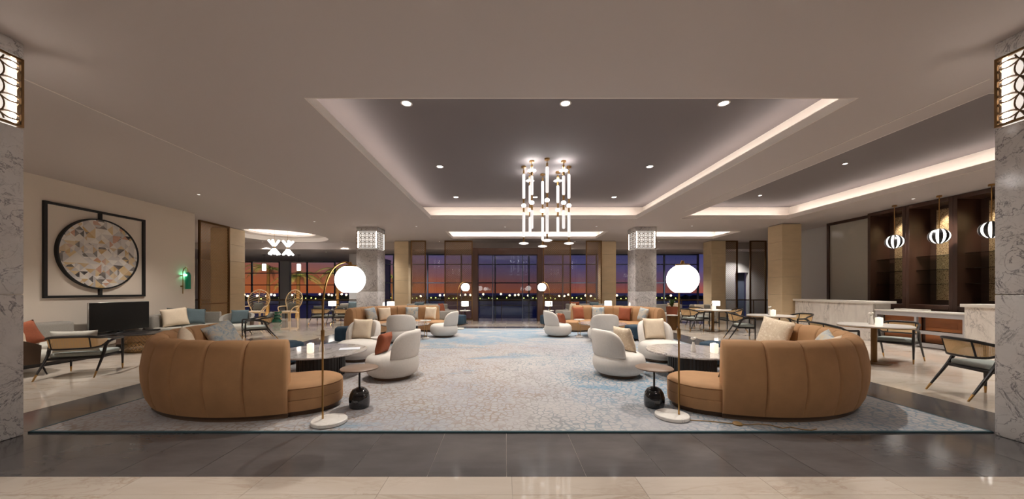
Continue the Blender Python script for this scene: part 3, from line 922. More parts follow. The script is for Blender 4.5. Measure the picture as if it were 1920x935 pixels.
# ---- wall sconce
sc = root('wall_sconce', (-9.66, 10.42, 0)); tag(sc, 'green glass wall sconce on brass bracket by the lattice screen', 'wall light')
g = G(); g.tube([(0.06, -0.09, 1.30), (0.06, -0.09, 1.95), (0.06, -0.06, 2.04), (0.06, 0.0, 2.09), (0.06, 0.06, 2.04), (0.06, 0.08, 1.95)], 0.011, 8); g.build('bracket', 'brass', sc)
for z in (1.52, 1.84):
    g = G(); g.tube([(0.0, -0.09, z), (0.06, -0.09, z)], 0.02, 10); g.build('wall_mount', 'brass', sc)
g = G(); g.lathe([(0.062, 1.44), (0.066, 1.45), (0.066, 1.85), (0.05, 1.92), (0.02, 1.95)], 20, (0.06, 0.08, 0)); g.build('glass_shade', 'green_glass', sc)
g = G(); g.sphere((0.06, 0.0, 1.86), 0.03, 12, 8); g.build('bulb', 'green_bulb', sc)

# ================================================================== BAR
def bar_section(nm, y0, y1, lab):
    b = root(nm, (10.2, (y0 + y1) / 2, 0)); tag(b, lab, 'bar counter', 'marble bar counters')
    h = (y1 - y0) / 2
    n = max(1, round((y1 - y0) / 1.25)); dy = (y1 - y0) / n
    for k in range(n):
        g = G(); g.box(0.0, -h + k * dy + 0.001, 0, 0.06, -h + (k + 1) * dy - 0.001, 1.03, 0.003, 1); g.build('front_panel', 'white_marble', b)
    for s_ in (-1, 1):
        g = G(); g.box(0.06, s_ * h - (0.05 if s_ > 0 else 0), 0, 0.5, s_ * h + (0 if s_ > 0 else 0.05), 1.03); g.build('end_panel', 'white_marble', b)
    g = G(); g.box(-0.05, -h - 0.08, 1.03, 0.58, h + 0.04, 1.10, 0.006, 2); g.build('counter_top', 'counter_top', b)
bar_section('bar_counter', 9.62, 12.2, 'white marble bar counter with thick top beside the limestone pillar')
bar_section('bar_counter', 4.6, 7.7, 'white marble bar counter partly hidden by the right marble column')
# low station between the two marble counters
st = root('bar_station', (10.25, 8.66, 0)); tag(st, 'low grey framed bar station with orange wood panels between marble counters', 'bar station')
h = 0.94
for a in ((0, -h, 0.74, 0.06, h, 0.85), (0, -h, 0.33, 0.06, h, 0.41), (0, -h, 0.02, 0.06, h, 0.11)):
    g = G(); g.box(*a, 0.003, 1); g.build('rail', 'steel_paint', st)
for y in (-h, -0.02, h - 0.05):
    g = G(); g.box(0.002, y, 0, 0.055, y + 0.05, 0.80); g.build('post', 'steel_paint', st)
g = G(); g.box(-0.03, -h, 0.85, 0.6, h, 0.875); g.build('top', 'counter_top', st)
for z0, z1 in ((0.11, 0.33), (0.41, 0.74)):
    for y0, y1 in ((-h + 0.06, -0.04), (0.05, h - 0.06)):
        g = G(); g.box(0.2, y0, z0, 0.23, y1, z1, 0.004, 1); pn = g.build('wood_panel', 'wood_orange', st)
        n = 4
        for k in range(n):
            zc = z0 + (z1 - z0) * (0.3 + 0.4 * k / (n - 1))
            g = G(); g.box(0.19, y0 + 0.22, zc - 0.008, 0.2, y1 - 0.16, zc + 0.004); g.build('slat', 'wood_orange', pn)
g = G(); g.box(0.24, -h, 0, 0.6, h, 0.84); g.build('back_box', 'walnut_dark', st)
g = G(); g.box(0, -0.3, 0, 0.28, 0.3, 0.03, 0.004, 1); o = one(g, 'service_tray', 'counter_top', 'flat white tray lying on the low bar station', 'tray', loc=(10.6, 9.15, 0.875))

# tall cabinet bays on the right wall
def cabinet(y0, y1, lab):
    c = root('bar_cabinet', (11.24, (y0 + y1) / 2, 0)); tag(c, lab, 'cabinet', 'tall wooden bar cabinets')
    h = (y1 - y0) / 2; T = CZ - 0.01; z0 = 0.98; D = 0.62
    g = G()
    for a in ((0, -h, 0, D, -h + 0.085, T), (0, h - 0.085, 0, D, h, T)):
        q = G(); q.box(*a, 0.004, 1); q.build('side_panel', 'walnut_dark', c)
    g.bm.free()
    for a in ((0, -h + 0.085, T - 0.10, D, h - 0.085, T), (0, -h + 0.085, z0 - 0.08, D, h - 0.085, z0 + 0.03), (0.02, -h + 0.085, 0.0, D, h - 0.085, z0 - 0.08)):
        q = G(); q.box(*a, 0.004, 1); q.build('rail_board', 'walnut_dark', c)
    q = G(); q.box(D - 0.03, -h + 0.085, z0, D, h - 0.085, T - 0.1); q.build('back_panel', 'walnut_panel', c)
    q = G(); q.box(D - 0.05, -h + 0.2, z0 + 0.16, D - 0.03, h - 0.24, T - 0.18); o = q.build('mesh_panel', 'gold_mesh', c); o['label'] = 'textured gold panel'
    for z in (1.56, 1.94, 2.32):
        q = G(); q.box(0.2, -h + 0.085, z, D - 0.05, h - 0.085, z + 0.012); q.build('shelf', 'glass_shelf', c)
    ld = bpy.data.lights.new('added_cabinet_spot', 'SPOT'); ld.energy = 170; ld.spot_size = R(70); ld.spot_blend = 0.9; ld.color = (1, 0.9, 0.76); ld.shadow_soft_size = 0.03  # added lamp brightening the gold panel, no fitting modelled
    lo = bpy.data.objects.new('added_cabinet_spot', ld); COL.objects.link(lo); lo.parent = c; lo.location = (0.30, 0, T - 0.12); lo.rotation_euler = (0, R(-14), 0)
for k, (a, c_) in enumerate(((9.73, 10.75), (8.70, 9.73), (7.67, 8.70), (6.64, 7.67))):
    cabinet(a, c_, 'tall dark walnut bar cabinet with gold back, %s' % ['first after the glass panel', 'second after the glass panel', 'third after the glass panel', 'last, behind the marble column'][k])
# glazed panel at the end of the cabinets
gp = root('window_3', (11.5, 11.6, 0)); struct(gp, 'dark framed glass panel beside the bar cabinets')
for a in ((0, -0.8, 0.95, 0.1, -0.72, CZ), (0, 0.72, 0.95, 0.1, 0.8, CZ), (0, -0.72, CZ - 0.09, 0.1, 0.72, CZ), (0, -0.72, 0.95, 0.1, 0.72, 1.03)):
    g = G(); g.box(*a); g.build('frame_board', 'walnut_dark', gp)
g = G(); g.box(0.05, -0.72, 1.03, 0.06, 0.72, CZ - 0.09); g.build('pane', 'glass_bar', gp)
g = G(); g.box(0, -0.8, 0, 0.4, 0.8, 0.95); g.build('panel', 'white_wall', gp)

def striped_globe():
    r = root('striped_pendant')
    g = G(); g.lathe([(0.05, -0.04), (0.05, 0)], 16); g.build('canopy', 'brass', r)
    g = G(); g.lathe([(0.01, -0.82), (0.01, -0.04)], 8); g.build('rod', 'brass', r)
    g = G(); g.sphere((0, 0, -1.02), 0.185, 28, 16, sz=0.98); g.build('globe', 'striped_glow', r)
    for k in range(10):
        a = 2 * math.pi * k / 10; g = G()
        def fn(u, v, a=a):
            th = math.pi * (0.04 + 0.92 * v); ph = a + (u - 0.5) * 0.36
            rr = 0.196
            return (rr * math.sin(th) * math.cos(ph), rr * math.sin(th) * math.sin(ph), -1.02 + rr * math.cos(th))
        g.grid(fn, 4, 15); g.build('stripe', 'black_metal', r)
    return r
for y, lab in ((9.72, 'black striped globe pendant before the first bar cabinet'), (8.72, 'black striped globe pendant before the second bar cabinet'), (7.78, 'black striped globe pendant half hidden by the marble column')):
    spawn('striped', striped_globe, (10.92, y, CZ), 0.2, lab, 'pendant light', 'striped globe pendants over the bar')

# ================================================================== ART WALL
art = root('wall_art', (-9.66, 8.25, 2.257)); tag(art, 'round mosaic print in a square black open frame on the left wall', 'wall art')
hs = 1.02
for a in ((-hs, -hs, -hs + 0.055, hs), (hs - 0.055, -hs, hs, hs), (-hs + 0.055, hs - 0.05, hs - 0.055, hs), (-hs + 0.055, -hs, hs - 0.055, -hs + 0.05), (-0.027, 0.79, 0.027, hs - 0.05), (-0.027, -hs + 0.05, 0.027, -0.79)):
    g = G(); g.box(0.0, a[0], a[1], 0.05, a[2], a[3]); g.build('frame_bar', 'frame_black', art)
g = G()
pr = [(0.80, 0.0), (0.83, 0.0), (0.83, 0.075), (0.80, 0.075), (0.80, 0.0)]
g.lathe(pr, 72, cap=False); g.build('ring', 'frame_black', art, rot=(0, R(90), 0))
g = G(); g.lathe([(0.805, 0.0), (0.805, 0.055)], 72)
bmesh.ops.rotate(g.bm, verts=g.bm.verts, cent=(0, 0, 0), matrix=Matrix.Rotation(R(90), 3, 'Y'))
g.build('print', 'mosaic_print', art)

# ---- media console, television
con = root('media_console', (-9.38, 8.4, 0)); tag(con, 'low dark media console under the television', 'console')
g = G(); g.box(-0.25, -0.75, 0.12, 0.25, 0.75, 0.36, 0.01, 1); g.build('body', 'leather_brown', con)
g = G(); g.box(-0.26, -0.77, 0.36, 0.27, 0.77, 0.385, 0.004, 1); g.build('top', 'black_wood', con)
for sx in (-0.2, 0.2):
    for sy in (-0.68, 0.68):
        g = G(); g.tube([(sx, sy, 0), (sx, sy, 0.12)], 0.016, 8); g.build('leg', 'black_wood', con)
tv = root('television', (-9.32, 8.4, 0.385)); tag(tv, 'flat black television on stand beneath the round wall art', 'television')
g = G(); g.box(-0.02, -0.66, 0.045, 0.02, 0.66, 0.735, 0.006, 1); g.build('housing', 'silver_edge', tv)
g = G(); g.box(0.0, -0.652, 0.052, 0.024, 0.652, 0.728); g.build('display', 'screen_black', tv)
g = G(); g.box(-0.1, -0.2, 0.0, 0.13, 0.2, 0.015, 0.004, 1); g.box(-0.02, -0.05, 0.01, 0.02, 0.05, 0.06); g.build('stand', 'black_metal', tv)

# ================================================================== CURVED CAMEL SOFAS
SA0, SA1, NCH = -68.0, -195.0, 10
def sofa():
    r = root('curved_sofa')
    prof = [(1.70, 0.05), (1.745, 0.06), (1.79, 0.16), (1.82, 0.32), (1.825, 0.48), (1.80, 0.66), (1.765, 0.78), (1.725, 0.835), (1.68, 0.855),
            (1.63, 0.85), (1.585, 0.815), (1.555, 0.74), (1.545, 0.6), (1.535, 0.45), (1.52, 0.30), (1.52, 0.05)]
    rc, zc = 1.66, 0.45
    step = (SA1 - SA0) / NCH
    def chan(first=False, last=False):
        g = G(); us = [0, 0.012, 0.03, 0.055, 0.09, 0.15, 0.24, 0.36, 0.5]; us = us + [1 - q for q in us[-2::-1]]; NU = len(us)
        def fn(u, v):
            k = min(int(round(v * len(prof))), len(prof) - 1)
            rr, z = prof[k]
            u = us[int(round(u * (NU - 1)))]
            e = min(u, 1 - u)
            pin = 1 - 0.62 * max(0.0, 1 - e / 0.055) ** 1.5 - 0.38 * (1 - min(1, e / 0.5)) ** 2.2
            if z > 0.07:
                rr = rc + (rr - rc) * (0.80 + 0.20 * pin)
                z = z - 0.022 * (1 - pin) * (z / 0.85) ** 2
            a = R(step * (u - 0.5) * 0.9995)
            return (rr * math.cos(a), rr * math.sin(a), z)
        vs = g.grid(fn, NU, len(prof), cv=True)
        g.face(vs[0]); g.face(vs[-1][::-1])
        return g.mesh('back_channel', 'velvet_camel', 50)
    me = chan()
    for k in range(NCH):
        link('back_channel', me, r, rot=(0, 0, R(SA0 + step * (k + 0.5))))
    rc2 = 1.335
    def outline(h, a0, a1, na=40, ncap=12, rcc=rc2):
        pts = []
        for i in range(na):
            a = R(a0 + (a1 - a0) * i / (na - 1)); pts.append(((rcc + h) * math.cos(a), (rcc + h) * math.sin(a)))
        for i in range(1, ncap):
            q = math.pi * i / ncap; a = R(a1); cxx, cyy = rcc * math.cos(a), rcc * math.sin(a)
            er = (math.cos(a), math.sin(a)); et = (math.sin(a), -math.cos(a))
            pts.append((cxx + h * (er[0] * math.cos(q) + et[0] * math.sin(q)), cyy + h * (er[1] * math.cos(q) + et[1] * math.sin(q))))
        for i in range(na):
            a = R(a1 + (a0 - a1) * i / (na - 1)); pts.append(((rcc - h) * math.cos(a), (rcc - h) * math.sin(a)))
        for i in range(1, ncap):
            q = math.pi * i / ncap; a = R(a0); cxx, cyy = rcc * math.cos(a), rcc * math.sin(a)
            er = (-math.cos(a), -math.sin(a)); et = (-math.sin(a), math.cos(a))
            pts.append((cxx + h * (er[0] * math.cos(q) + et[0] * math.sin(q)), cyy + h * (er[1] * math.cos(q) + et[1] * math.sin(q))))
        return pts
    def loft(rings, mat, nm):
        g = G(); allv = []
        for h, z in rings:
            allv.append([g.bm.verts.new((p[0], p[1], z)) for p in outline(h, SA0 + 6, SA1 - 6)])
        n = len(allv[0])
        for a, b2 in zip(allv, allv[1:]):
            for i in range(n): g.face((a[i], a[(i + 1) % n], b2[(i + 1) % n], b2[i]))
        top = allv[-1]   # close the nearly collapsed strip
        na, nc = 40, 12
        outer = top[:na]; inner = top[na + nc - 1:2 * na + nc - 1][::-1]
        for i in range(na - 1): g.face((outer[i], outer[i + 1], inner[i + 1], inner[i]))
        g.face(top[na - 1:na + nc]); g.face(top[2 * na + nc - 2:] + [top[0]])
        bot = allv[0]; outer = bot[:na]; inner = bot[na + nc - 1:2 * na + nc - 1][::-1]
        for i in range(na - 1): g.face((outer[i + 1], outer[i], inner[i], inner[i + 1]))
        return g.build(nm, mat, r, sharp=50)
    w = 0.385
    loft([(w - 0.03, 0.05), (w - 0.005, 0.06), (w, 0.09), (w, 0.175), (w - 0.008, 0.18), (w, 0.186), (w, 0.29), (w - 0.010, 0.298)], 'velvet_camel', 'seat_base')
    loft([(w - 0.010, 0.298), (w, 0.307), (w - 0.012, 0.325), (w - 0.05, 0.345), (w - 0.14, 0.362), (0.12, 0.368), (0.02, 0.37)], 'velvet_camel', 'seat')
    loft([(w - 0.05, 0.0), (w - 0.04, 0.05)], 'plinth_wood', 'plinth')
    g = G()
    def pf(u, v):
        a = R(SA0 + (SA1 - SA0) * u); rr = 1.53 if v < 0.5 else 1.70
        return (rr * math.cos(a), rr * math.sin(a), 0.03)
    pro = [(1.55, 0.0), (1.71, 0.0), (1.71, 0.055), (1.55, 0.055)]
    vs = g.grid(lambda u, v: (pro[min(3, int(round(v * 4)))][0] * math.cos(R(SA0 + (SA1 - SA0) * u)), pro[min(3, int(round(v * 4)))][0] * math.sin(R(SA0 + (SA1 - SA0) * u)), pro[min(3, int(round(v * 4)))][1]), 40, 4, cv=True)
    g.face(vs[0]); g.face(vs[-1][::-1]); g.build('plinth', 'plinth_wood', r)
    return r
SX, SY0, SY1 = 3.0, 5.35, 10.68
ZR = 0.0145
spawn('sofa', sofa, (-SX, SY0, ZR), 0, 'camel velvet channel-back curved sofa, near left on the rug', 'sofa', 'curved camel sofas')
spawn('sofa', sofa, (SX, SY0, ZR), 0, 'camel velvet channel-back curved sofa, near right on the rug', 'sofa', 'curved camel sofas', mirror=True)
spawn('sofa', sofa, (-SX, SY1, ZR), 0, 'camel velvet curved sofa at the far left, before the marble column', 'sofa', 'curved camel sofas', my=True)
spawn('sofa', sofa, (SX, SY1, ZR), 0, 'camel velvet curved sofa at the far right, before the marble column', 'sofa', 'curved camel sofas', mirror=True, my=True)

# ================================================================== WHITE SWIVEL ARMCHAIRS  (front = +y)
def swivel():
    r = root('swivel_armchair')
    g = G(); g.lathe([(0.27, 0), (0.285, 0.005), (0.285, 0.05), (0.27, 0.055)], 36); g.build('plinth', 'plinth_wood', r)
    pr = [(0.25, 0.05), (0.33, 0.055), (0.385, 0.10), (0.41, 0.17), (0.415, 0.23), (0.405, 0.30), (0.38, 0.345), (0.33, 0.375), (0.24, 0.39), (0.1, 0.397), (0.01, 0.398)]
    g = G(); g.lathe(pr, 44); g.build('seat', 'boucle', r, sharp=60)
    g = G(); NU, NV = 41, 18
    def fn(u, v):
        ph = (u - 0.5) * 2 * 70.0
        t_ = min(1.0, abs(ph) / 70.0)
        top = 0.37 + (0.765 - 0.37) * (1 - t_ ** 3.6) ** 0.5
        a = R(-90 + ph)
        q = v * 2 * math.pi                       # around the section
        hgt = max(top - 0.33, 0.02)
        ro, ri = 0.385 + 0.02 * (hgt / 0.43), 0.265 + 0.03 * (hgt / 0.43)
        c_, s_ = math.cos(q), math.sin(q)
        sq = lambda x: math.copysign(abs(x) ** 0.45, x)
        rad = (ro + ri) / 2 + (ro - ri) / 2 * sq(c_)
        z = 0.33 + hgt * (0.5 + 0.5 * sq(s_))
        rad += 0.045 * (z - 0.33) / 0.43
        return (rad * math.cos(a), rad * math.sin(a), z)
    vs = g.grid(fn, NU, NV, cv=True); g.face(vs[0]); g.face(vs[-1][::-1])
    g.build('backrest', 'boucle', r, sharp=70)
    return r
for x, y, rz, lab in ((-1.80, 5.55, 82, 'cream bouclé swivel armchair with rust cushion beside the near left coffee table'),
                      (-2.94, 6.95, 172, 'cream bouclé swivel armchair with cream cushion behind the near left coffee table'),
                      (1.86, 5.68, -72, 'cream bouclé swivel armchair with patterned cushion beside the near right coffee table'),
                      (3.08, 6.88, 186, 'cream bouclé swivel armchair with striped cushion behind the near right coffee table'),
                      (-1.84, 10.45, 78, 'cream bouclé swivel armchair turned sideways by the far left coffee table'),
                      (-2.75, 9.25, 10, 'cream bouclé swivel armchair seen from behind in the far left group'),
                      (1.60, 10.5, -72, 'cream bouclé swivel armchair with rust cushion by the far right coffee table'),
                      (2.66, 9.4, -4, 'cream bouclé swivel armchair seen from behind in the far right group')):
    spawn('swivel', swivel, (x, y, ZR), R(rz), lab, 'armchair', 'cream swivel armchairs')

# ================================================================== CUSHIONS
PIL = {}
def pillow_mesh(w, h, th, mat):
    k = (w, h, th, mat)
    if k in PIL: return PIL[k]
    g = G(); N = 15
    def surf(sgn):
        def fn(u, v):
            a, c_ = u * 2 - 1, v * 2 - 1
            pin = 1 - 0.07 * (1 - c_ * c_) * abs(a) ** 3; pin2 = 1 - 0.07 * (1 - a * a) * abs(c_) ** 3
            t_ = max(0.0, (1 - a ** 4) * (1 - c_ ** 4)) ** 0.55
            wob = 1 + 0.08 * math.sin(5 * a + 2) * math.cos(4 * c_ + 1)
            return (a * w / 2 * pin, sgn * th / 2 * t_ * wob, h / 2 + c_ * h / 2 * pin2)
        return fn
    g.grid(surf(1), N, N); g.grid(surf(-1), N, N)
    bmesh.ops.remove_doubles(g.bm, verts=g.bm.verts, dist=0.0008)
    PIL[k] = g.mesh('cushion', mat, 80)
    return PIL[k]
def cushion(x, y, z, face, lab, mat, w=0.45, h=0.45, th=0.15, tilt=14, roll=0, group=None):
    """face: heading (deg, 0 = +x) of the visible front"""
    o = link('cushion', pillow_mesh(w, h, th, mat))
    o.location = (x, y, z + abs(math.sin(R(roll))) * w * 0.42)
    o.rotation_euler = (Matrix.Rotation(R(face - 90), 4, 'Z') @ Matrix.Rotation(R(tilt), 4, 'X') @ Matrix.Rotation(R(roll), 4, 'Y')).to_euler()
    return tag(o, lab, 'cushion', group)
def on_sofa(sx, sy, th, rr=1.36):
    return sx + rr * math.cos(R(th)), sy + rr * math.sin(R(th)), th + 180
SZ = 0.385
for sx, sy, th, mat, lab, kw in (
        (-SX, SY0, -188, 'cushion_mottled', 'blue-grey mottled cushion leaning askew in the near left camel sofa', dict(roll=14, w=0.52, h=0.5, tilt=24)),
        (-SX, SY0, -150, 'cushion_cream', 'small cream cushion peeking over the near left camel sofa back', dict(roll=40, w=0.42, h=0.42)),
        (SX, SY0, 14, 'cushion_pattern', 'large cream patterned cushion upright in the near right camel sofa', dict(roll=-8, w=0.54, h=0.54)),
        (SX, SY0, -22, 'cushion_mottled', 'pale blue cushion lying in the near right camel sofa', dict(roll=-16, w=0.46, h=0.44, tilt=30)),
        (SX, SY0, -40, 'cushion_cream', 'cream cushion lowest in the near right camel sofa', dict(roll=-20, w=0.42, h=0.40, tilt=30)),
        (SX, SY0, -103, 'cushion_slate', 'grey cushion at the open end of the near right camel sofa', dict(w=0.40, h=0.36, tilt=20)),
        (-SX, SY1, 73, 'cushion_cream', 'cream cushion at the portal end of the far left camel sofa', {}),
        (-SX, SY1, 100, 'cushion_mottled', 'grey-blue cushion in the middle of the far left camel sofa', {}),
        (-SX, SY1, 137, 'cushion_cream', 'cream cushion next to the blue one in the far left camel sofa', {}),
        (-SX, SY1, 158, 'cushion_mottled', 'pale blue cushion at the column end of the far left camel sofa', dict(roll=6)),
        (SX, SY1, 109, 'cushion_rust', 'rust cushion at the portal end of the far right camel sofa', {}),
        (SX, SY1, 80, 'cushion_mottled', 'grey-blue cushion between two rust ones in the far right camel sofa', {}),
        (SX, SY1, 44, 'cushion_rust', 'rust cushion next to the patterned one in the far right camel sofa', {}),
        (SX, SY1, 14, 'cushion_mottled', 'blue patterned cushion at the column end of the far right camel sofa', dict(roll=-6))):
    x, y, f = on_sofa(sx, sy, th)
    cushion(x, y, SZ, f, lab, mat, group='cushions on the camel sofas', **kw)
AZ = 0.40
cushion(-1.98, 5.53, AZ, 172, 'rust cushion in the swivel armchair near left', 'cushion_rust', 0.36, 0.34, 0.14, 16)
cushion(-2.96, 7.12, AZ, -98, 'cream cushion in the swivel armchair behind the near left coffee table', 'cushion_cream', 0.44, 0.42, 0.14, 14)
cushion(2.03, 5.74, AZ, 18, 'cream lumpy patterned cushion in the swivel armchair near right', 'cushion_pattern', 0.44, 0.42, 0.14, 18)
cushion(3.06, 7.05, AZ, -84, 'cream striped cushion in the swivel armchair behind the near right coffee table', 'cushion_cream', 0.46, 0.44, 0.14, 12)
cushion(1.76, 10.55, AZ, 18, 'rust cushion in the swivel armchair by the far right coffee table', 'cushion_rust', 0.36, 0.32, 0.14, 16)
cushion(-2.72, 9.05, AZ, 100, 'cream cushion in the far left armchair seen from behind', 'cushion_cream', 0.36, 0.34, 0.12, 10)

# ================================================================== TABLES
def coffee_table():
    r = root('coffee_table')
    g = G(); g.lathe([(0.66, 0.365), (0.70, 0.372), (0.705, 0.385), (0.70, 0.398), (0.001, 0.40)], 64); g.build('top', 'table_marble', r)
    nf = 44
    g = G(); g.lathe([(0.36, 0.0), (0.36, 0.366)], nf * 4, mod=lambda rr, a, k: rr - 0.010 * (0.5 + 0.5 * math.cos(a * nf))); g.build('fluted_base', 'black_wood', r)
    return r
for x, y, lab in ((-3.03, 5.72, 'round grey marble coffee table on fluted black drum, near left group'), (3.08, 5.72, 'round grey marble coffee table on fluted black drum, near right group'),
                  (-2.97, 10.35, 'round grey marble coffee table, far left group'), (2.93, 10.45, 'round grey marble coffee table, far right group')):
    spawn('coffee', coffee_table, (x, y, ZR), 0, lab, 'coffee table', 'marble coffee tables')
def black_side():
    r = root('side_table')
    g = G(); g.lathe([(0.205, 0.452), (0.213, 0.458), (0.213, 0.466), (0.205, 0.472), (0.001, 0.472)], 40); g.build('top', 'table_brown', r)
    g = G(); g.lathe([(0.012, 0.22), (0.012, 0.452)], 10); g.build('stem', 'black_metal', r)
    g = G(); g.lathe([(0.10, 0.0), (0.112, 0.01), (0.118, 0.06), (0.117, 0.12), (0.105, 0.17), (0.08, 0.21), (0.045, 0.232), (0.02, 0.24)], 28); g.build('base', 'black_ceramic', r)
    return r
spawn('bside', black_side, (-1.73, 4.12, ZR), 0, 'round brown side table on glossy black base, left side of the rug', 'side table', 'black based side tables')
spawn('bside', black_side, (1.78, 4.14, ZR), 0, 'round brown side table on glossy black base, right side of the rug', 'side table', 'black based side tables')
def white_side():
    r = root('side_table')
    g = G(); g.lathe([(0.145, 0.515), (0.155, 0.521), (0.155, 0.534), (0.148, 0.54), (0.001, 0.54)], 32); g.build('top', 'lamp_marble', r)
    g = G()
    for sx in (-0.035, 0.035): g.tube([(sx, 0, 0.05), (sx, 0, 0.47)], 0.008, 8)
    g.tube([(-0.035, 0, 0.47), (0.035, 0, 0.47)], 0.008, 8); g.tube([(-0.035, 0, 0.08), (0.035, 0, 0.08)], 0.008, 8); g.tube([(0, 0, 0.47), (0, 0, 0.52)], 0.012, 8)
    g.build('loop_leg', 'brass', r)
    g = G(); g.lathe([(0.095, 0.0), (0.10, 0.006), (0.10, 0.044), (0.09, 0.05), (0.001, 0.05)], 28); g.build('base', 'lamp_marble', r)
    return r
for x, y, lab in ((-2.28, 6.30, 'small white marble side table before the near left swivel armchair'), (2.26, 6.55, 'small white marble side table before the near right swivel armchair'),
                  (-2.26, 9.85, 'small white marble side table in the far left group'), (2.18, 10.2, 'small white marble side table in the far right group')):
    spawn('wside', white_side, (x, y, ZR), 0.2, lab, 'side table', 'white marble side tables')
def candle():
    r = root('candle_holder')
    g = G(); g.box(-0.045, -0.045, 0, 0.045, 0.045, 0.15, 0.012, 2); g.build('holder', 'candle_glow', r)
    g = G(); g.lathe([(0.02, 0.15), (0.02, 0.156)], 12); g.build('flame_well', 'ball_glow', r)
    return r
def vase():
    r = root('bud_vase')
    g = G(); g.lathe([(0.035, 0.0), (0.04, 0.01), (0.034, 0.08), (0.018, 0.14), (0.016, 0.16)], 18); g.build('vase', 'white_ceramic', r)
    g = G(); g.tube([(0, 0, 0.15), (0.0, 0.005, 0.2)], 0.004, 5); g.build('stem', 'leaf', r)
    for k in range(7):
        a = k * 2.4; g = G(); g.sphere((0.024 * math.cos(a) * (k > 0), 0.024 * math.sin(a) * (k > 0), 0.205 + 0.008 * (k % 3)), 0.018, 8, 6); g.build('petal', 'petal', r)
    return r
TABS = {'near left': (-3.03, 5.72), 'near right': (3.08, 5.72), 'far left': (-2.97, 10.35), 'far right': (2.93, 10.45)}
for n_, (x, y) in TABS.items():
    s_ = 1 if 'left' in n_ else -1
    spawn('candle', candle, (x - 0.12 * s_ + (0.08 if s_ > 0 else 0.1), y - 0.25, 0.4145), 0.3, 'glowing alabaster candle block on the %s coffee table' % n_, 'candle holder', 'candle blocks on the coffee tables')
    spawn('vase', vase, (x + 0.09 * s_ + (0.0 if s_ > 0 else 0.03), y - 0.16, 0.4145), 0.0, 'white bud vase with white flower on the %s coffee table' % n_, 'vase', 'bud vases on the coffee tables')
g = G(); g.box(-0.16, -0.11, 0, 0.16, 0.11, 0.006); one(g, 'folded_paper', 'paper_white', 'pale folded paper on the near left coffee table', 'paper', loc=(-2.62, 5.85, 0.4145), rot=(0, 0, 0.35))
# navy poufs
def pouf():
    r = root('pouf')
    pts = []
    for k in range(60):
        a = 2 * math.pi * k / 60; rr = 0.30 + 0.028 * math.cos(5 * a); pts.append((rr, a))
    g = G(); pr = [(0.86, 0.045), (0.97, 0.06), (1.0, 0.10), (1.0, 0.33), (0.97, 0.385), (0.88, 0.405), (0.4, 0.415), (0.02, 0.415)]
    g.grid(lambda u, v: (lambda q, a: ((0.31 + 0.03 * math.cos(5 * a)) * q[0] * math.cos(a), (0.31 + 0.03 * math.cos(5 * a)) * q[0] * math.sin(a), q[1]))(pr[min(7, int(round(v * 7)))], u * 2 * math.pi), 60, 8, cu=True)
    g.build('body', 'velvet_navy', r, sharp=60)
    for k in range(4):
        a = math.pi / 4 + k * math.pi / 2; g = G(); g.tube([(0.2 * math.cos(a), 0.2 * math.sin(a), 0), (0.2 * math.cos(a), 0.2 * math.sin(a), 0.06)], 0.018, 8); g.build('foot', 'bronze', r)
    return r
for x, y, z, lab in ((-4.18, 6.55, ZR, 'navy velvet pouf behind the near left camel sofa'), (4.02, 6.5, ZR, 'navy velvet pouf behind the near right coffee table'),
                  (-4.25, 9.35, ZR, 'navy velvet pouf at the column end of the far left camel sofa'), (3.72, 9.75, ZR, 'navy velvet pouf before the far right camel sofa'),
                  (-1.9, 14.0, 0, 'navy velvet pouf by the lamp table left of the portal'), (1.75, 14.0, 0, 'navy velvet pouf by the lamp table right of the portal')):
    spawn('pouf', pouf, (x, y, z), 0.3, lab, 'pouf', 'navy velvet poufs')

